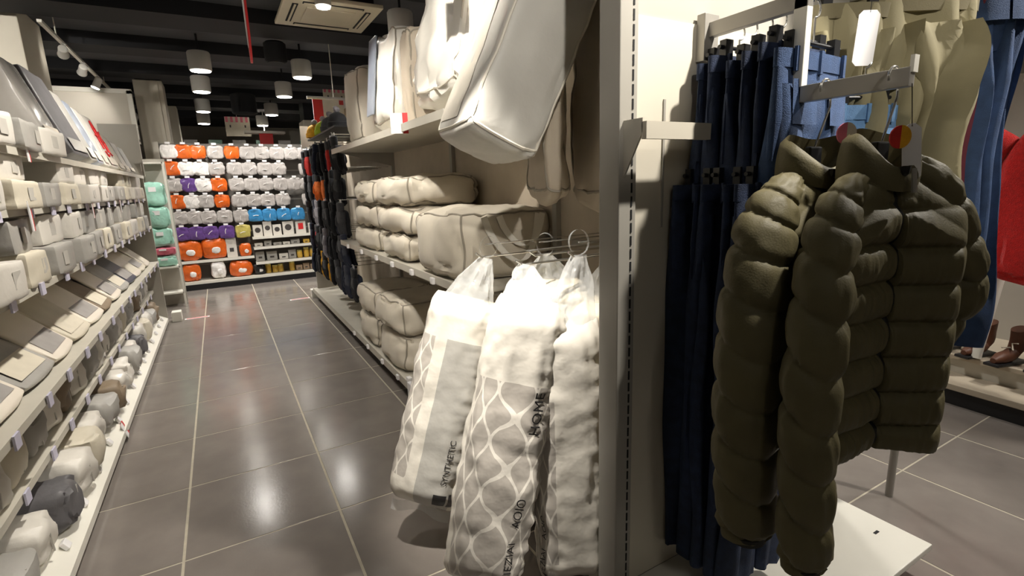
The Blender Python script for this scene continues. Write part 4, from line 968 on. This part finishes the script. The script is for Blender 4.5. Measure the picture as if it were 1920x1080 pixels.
# ------------------------------------------------------------------ quilted jackets
def catmull(P, t):
    n = len(P) - 1; s = min(max(t, 0), 1) * n; i = min(int(s), n - 1); f = s - i
    p0 = Vector(P[max(i - 1, 0)]); p1 = Vector(P[i]); p2 = Vector(P[i + 1]); p3 = Vector(P[min(i + 2, n)])
    return .5 * ((2 * p1) + (p2 - p0) * f + (2 * p0 - 5 * p1 + 4 * p2 - p3) * f * f + (3 * p1 - p0 - 3 * p2 + p3) * f ** 3)
def quilt(s, pitch):
    fr = (s / pitch) % 1.0; d = min(fr, 1 - fr) * pitch
    return (1 - math.exp(-(d / .0100) ** 1.1)) * (.86 + .14 * math.sin(PI * fr))
def jacket(lb, dy, dx, seed, dz=0, rs=1.0):
    ZB = .83
    O = Vector((1.31 + dx, .57 + dy, ZB + dz))
    o = thing('quilted_jacket', lb, 'jacket', O, group='olive quilted jackets')
    D = Vector((dx, dy, dz))
    SP = [(1.10, .60, 0), (1.20, .605, 0), (1.305, .60, 0), (1.385, .545, 0), (1.455, .48, 0)]
    def spine(u):
        p = catmull(SP, u); q = catmull(SP, min(1, u + .01)) - catmull(SP, max(0, u - .01)); t = q.normalized()
        return p, Vector((t.y, -t.x, 0))       # front normal
    def ztop(u): return 1.50 - .105 * max(0, (abs(u - .5) - .13) / .37) ** 1.0
    def torso(w_, v):
        front = w_ < .5; u = w_ * 2 if front else 2 - w_ * 2
        u = min(max(u, 0), 1)
        p, n = spine(u)
        z = ZB + .02 * math.sin(u * PI) * (1 - v) + (ztop(u) - ZB) * v
        x = 2 * u - 1
        tk = .056 * max(0, 1 - x ** 4) ** .5
        if v > .84: tk *= max(.16, math.sqrt(max(0, 1 - ((v - .84) / .16) ** 2)))
        if v < .06: tk *= .86 + .14 * v / .06
        g = math.exp(-((u - .5) / .025) ** 2) * .02
        qz = z - ZB + (.012 if u > .5 else 0)
        pf = .023 * quilt(qz, .085) * (0.25 + .75 * min(1, (1 - abs(x)) * 6)) * min(1, max(.25, (.93 - v) / .08))
        wrk = .006 * (1 if v < .85 else .3) * nz3(u * 40, z * 11, 3 if front else -3, seed) * (1.2 - quilt(qz, .085) * .5)
        off = (tk + pf + wrk) if front else -(tk + pf + wrk)
        if front: off -= g
        return p + D + n * off + Vector((0, 0, z + dz))
    mb = MB(); mb.grid(torso, 160, 230, wrapu=True, capv=True); mb.build('torso', 'olive', o, smooth=True, origin=O, ang=80)
    def sleeve(path, radii, nm='sleeve', pitch=.093, sd=0):
        n = 240
        tot = sum((Vector(path[i + 1]) - Vector(path[i])).length for i in range(len(path) - 1))
        mb = MB()
        T = [catmull(path, i / n) for i in range(n + 1)]
        fr = []
        for i in range(n + 1):
            t = (T[min(i + 1, n)] - T[max(i - 1, 0)]).normalized()
            e1 = Vector((.75, -.6, 0)); e1 = (e1 - t * e1.dot(t)).normalized(); fr.append((t, e1, t.cross(e1)))
        def f(u, v):
            i = min(n, int(round(v * n))); t, e1, e2 = fr[i]; th = 2 * PI * u
            k = v * (len(radii) - 1); a = int(min(k, len(radii) - 2)); r = radii[a] + (radii[a + 1] - radii[a]) * (k - a)
            s_ = v * tot - .018 * math.sin(th * 1.0 + .5) * (1 + v)
            gq = quilt(s_, pitch); k0 = min(1, max(0, (v - .17) / .05)); gq = gq * k0 + .75 * (1 - k0); r2 = r - .003 + .0145 * gq + (1 - gq) * .005 * nz3(math.cos(th) * 12, math.sin(th) * 12, v * 6, seed + sd + 1) + .004 * nz3(math.cos(th) * 3, math.sin(th) * 3, v * 26, seed + sd) + .003 * nz3(math.cos(th) * 9, math.sin(th) * 9, v * 8, seed + sd)
            
            if v > .965: r2 *= .86
            return T[i] + D + (e1 * math.cos(th) * 1.08 + e2 * math.sin(th) * .86) * r2
        mb.grid(f, 44, n, wrapu=True, capv=True); s = mb.build(nm, 'olive', o, smooth=True, origin=O, ang=80)
        e = T[n] + D; t = fr[n][0]
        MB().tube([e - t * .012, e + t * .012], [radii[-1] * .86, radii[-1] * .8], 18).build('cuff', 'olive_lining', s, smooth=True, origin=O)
    sleeve([(1.25, .605, 1.485), (1.175, .595, 1.45), (1.10, .578, 1.36), (1.055, .562, 1.20), (1.04, .555, 1.0), (1.055, .555, .80), (1.085, .56, .60)], [.012 * rs, .026 * rs, .042 * rs, .047 * rs, .047 * rs, .046 * rs, .045 * rs], sd=1)
    sleeve([(1.36, .585, 1.515), (1.41, .545, 1.47), (1.455, .52, 1.40), (1.49, .495, 1.30), (1.515, .49, 1.20), (1.495, .53, 1.09), (1.46, .56, .95), (1.44, .57, .82)], [.02, .034, .038, .036, .036, .036, .036, .036], sd=2)
    # standing collar, double walled
    pc, nc = spine(.5); tc = Vector((-nc.y, nc.x, 0))
    def col(u, v):
        th = 2 * PI * u
        vv = v * 2 if v < .5 else 2 - v * 2
        r = 1.0 - .10 * vv - (0 if v < .5 else .14)
        z = 1.465 + (.115 - .062 * max(0, -math.sin(th)) ** 1.5) * vv + .008 * math.cos(th - PI / 2) + .006 * math.sin(3 * th + seed)
        bump = .006 * math.sin(vv * PI)
        return pc + D + tc * (math.cos(th) * (.088 + bump) * r) + nc * (-math.sin(th) * (.066 + bump) * r - .0) + Vector((0, 0, z + dz))
    mb = MB(); mb.grid(col, 48, 16, wrapu=True); c_ = mb.build('collar', 'olive', o, smooth=True, origin=O, ang=80)
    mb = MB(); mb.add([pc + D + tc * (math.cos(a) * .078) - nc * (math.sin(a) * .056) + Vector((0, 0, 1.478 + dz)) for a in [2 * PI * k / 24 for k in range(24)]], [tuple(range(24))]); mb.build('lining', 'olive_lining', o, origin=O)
    # zip down the front
    zp = [torso(.25, v / 40.) + nc * .006 for v in range(1, 39)] + [pc + D + nc * .066 + Vector((0, 0, z + dz)) for z in (1.495, 1.505)]
    MB().tube(zp, .010, 8).build('zip', 'zip_black', o, smooth=True, origin=O)
    e = pc + D + nc * .085 + Vector((0, 0, 1.50 + dz)); MB().tube([e, e + Vector((.003, -.004, -.05))], [.005, .006], 8).build('zip_pull', 'grey_bar', o, smooth=True, origin=O)
    # hanger
    h = thing('garment_hanger', 'black shoulder hanger inside ' + lb.split(' with ')[0].replace('olive quilted', 'the olive'), 'hanger', (pc.x + dx, pc.y + dy, 1.46 + dz), group='black shoulder hangers in the jackets')
    Oh = Vector((pc.x + dx, pc.y + dy, 1.46 + dz))
    MB().tube([spine(.1)[0] + D + Vector((0, 0, 1.40 + dz)), spine(.3)[0] + D + Vector((0, 0, 1.455 + dz)), spine(.5)[0] + D + Vector((0, 0, 1.50 + dz)), spine(.7)[0] + D + Vector((0, 0, 1.455 + dz)), spine(.9)[0] + D + Vector((0, 0, 1.40 + dz))], .008, 8).build('shoulder_bar', 'black_plastic', h, smooth=True, origin=Oh)
    MB().box(pc + D + Vector((0, 0, 1.53 + dz)), (.05, .016, .06)).build('neck_plate', 'black_plastic', h, bevel=.004, origin=Oh)
    r = .022; zt = 1.716
    base = Vector((AX_, pc.y + dy, 0))
    MB().tube([pc + D + Vector((0, 0, 1.55 + dz)), base + Vector((.024, 0, zt - .06))] + [base + Vector((r * math.cos(a), 0, zt - r + .003 + r * math.sin(a))) for a in [PI * k / 8 for k in range(0, 10)]], .0028, 8).build('hook', 'chrome', h, smooth=True, origin=Oh)
    return o, Oh
j1, oh1 = jacket('olive quilted puffer jacket with zip at the front of the arm', 0, -.01, 3, 0, .95)
j2, oh2 = jacket('olive quilted puffer jacket behind the front jacket on the same arm', .145, -.015, 8, 0, 1.3)
# round size markers on the hanger necks
def size_marker(lb, loc, m1, m2, rz):
    o = thing('size_marker', lb, 'size marker', loc, rz)
    for sg, m in ((-1, m1), (1, m2)):
        P = [(0, 0, -.024)] + [(sg * .020 * math.cos(a), 0, .024 * math.sin(a)) for a in [-PI / 2 + PI * k / 12 for k in range(1, 12)]] + [(0, 0, .024)]
        MB().prism(P, (0, .006, 0)).build('half_disc', m, o)
size_marker('round red and yellow size marker on the front jacket hanger', (1.272, .552, 1.566), 'red_fabric', 'yellow_fabric', IR - .2)
size_marker('round pink and cream size marker on the rear jacket hanger', (1.26, .655, 1.583), 'pack_pink', 'pack_cream', IR - .2)
swing_tag('long white swing tag hanging from the front jacket hook', (1.285, .540, 1.592), .036, .125, IR - .2, .12, .08, roll=-.16)
# ------------------------------------------------------------------ shoe shelf, red jumper and rack at the edge of the photograph
O6 = (3.9, 1.0, 0)
sh = thing('shoe_platform', 'low beige shoe platform with black plinth by the red jumper', 'platform', O6, math.radians(-4))
MB().b6(.02, .9, -2.2, 2.2, 0, .10).build('plinth', 'black_plinth', sh); MB().b6(0, .9, -2.2, 2.2, .10, .14).build('lower_tread', 'shoe_top', sh, bevel=.004)
MB().b6(.25, .9, -2.2, 2.2, .14, .24).build('riser', 'shelf_metal', sh); MB().b6(.22, .9, -2.2, 2.2, .24, .27).build('upper_tread', 'shoe_top', sh, bevel=.004)
MB().b6(.86, .92, -2.2, 2.2, .27, 2.1).build('back_panel', 'grey_panel', sh)
def boot(lb, loc, rz):
    o = thing('ankle_boot', lb, 'boot', loc, rz, 'brown boots on the shoe platform')
    mb = MB()
    def f(u, v):
        th = 2 * PI * u; k = v
        p = catmull([(.14, 0, .035), (.08, 0, .045), (.0, 0, .055), (-.05, 0, .09), (-.06, 0, .15), (-.06, 0, .22)], k)
        r = [.02, .045, .048, .05, .045, .048]; q = k * 5; a = int(min(q, 4)); rr = r[a] + (r[a + 1] - r[a]) * (q - a)
        return p + Vector((math.sin(th) * rr * (.35 + .65 * min(1, k * 1.4)) * -1 if k > .5 else 0, math.cos(th) * rr * .85, math.sin(th) * rr * (.8 if k < .5 else .3)))
    mb.grid(f, 20, 20, wrapu=True, capv=True); mb.build('upper', 'leather_brown', o, smooth=True)
    MB().b6(-.11, .16, -.042, .042, 0, .02).build('sole', 'black_plastic', o, bevel=.008)
    MB().tube([(.03, -.03, .10), (.0, .0, .105), (.03, .03, .10), (-.01, 0, .13), (.0, .035, .14)], .004, 6).build('laces', 'pack_cream', o)
for i, (x, y) in enumerate(((4.22, 1.42), (4.24, 1.24), (4.20, 1.08), (4.22, .9))): boot('brown ankle boot, %s along the shoe platform beside the white leg' % NTH[i], (x, y, .272), 2.9)
O7 = (4.15, 1.12, .27)
rr = thing('display_stand', 'white sloping-leg display stand holding the red jumper', 'stand', O7)
MB().tube([(4.14, 1.22, .28), (4.28, 1.18, 1.1), (4.30, 1.18, 2.0)], .028, 10).build('leg', 'white_metal', rr, smooth=True, origin=O7)
MB().tube([(4.06, .78, .28), (4.28, .9, 1.1), (4.30, .9, 2.0)], .028, 10).build('leg', 'white_metal', rr, smooth=True, origin=O7)
MB().tube([(4.30, 1.25, 2.0), (4.30, .3, 2.0)], .02, 10).build('cross_bar', 'white_metal', rr, smooth=True, origin=O7)
O8 = (3.98, 1.06, .8)
rj = thing('red_jumper', 'bright red knitted jumper hanging at the edge of the shoe platform', 'jumper', O8)
mb = MB(); f = pouch_fn(.15, .48, .86, 6, .06, .02, 6, 91); add_pouch(mb, f, 14, (0, -.10, .47))
mb.v = [(x, -.10 + (y + .10) * (1 - .30 * max(0, (z - .72) / .2)), z) for x, y, z in mb.v]; mb.build('body', 'red_knit', rj, smooth=True)
mb = MB(); mb.tube([catmull([(0, -.30, .84), (-.02, -.40, .70), (-.03, -.45, .48), (-.02, -.46, .22), (0, -.44, .06)], t / 14.) for t in range(15)], [.05, .08, .085, .088, .09, .09, .088, .086, .084, .08, .076, .072, .068, .06, .058], 16); mb.build('sleeve', 'red_knit', rj, smooth=True)
mb = MB(); mb.tube([catmull([(0, .12, .88), (-.02, .20, .75), (-.03, .25, .5), (-.02, .27, .22), (0, .24, .06)], t / 14.) for t in range(15)], [.05, .08, .085, .088, .09, .09, .088, .086, .084, .08, .076, .072, .068, .06, .058], 16); mb.build('sleeve', 'red_knit', rj, smooth=True)
mb = MB(); mb.tube([(0, .242, .075), (.002, .238, .03), (.002, .238, 0)], [.060, .055, .054], 16); mb.build('cuff', 'red_knit', rj, smooth=True)
mb = MB(); mb.tube([(.0 + .09 * math.cos(a), -.10 + .11 * math.sin(a), .905) for a in [2 * PI * k / 20 for k in range(20)]], .018, 8, closed=True); mb.build('collar', 'red_knit', rj, smooth=True)
MB().tube([(0, -.1, .92), (.1, -.1, 1.08), (.3, -.1, 1.2)], .006, 8).build('hanger_hook', 'chrome', rj, smooth=True)
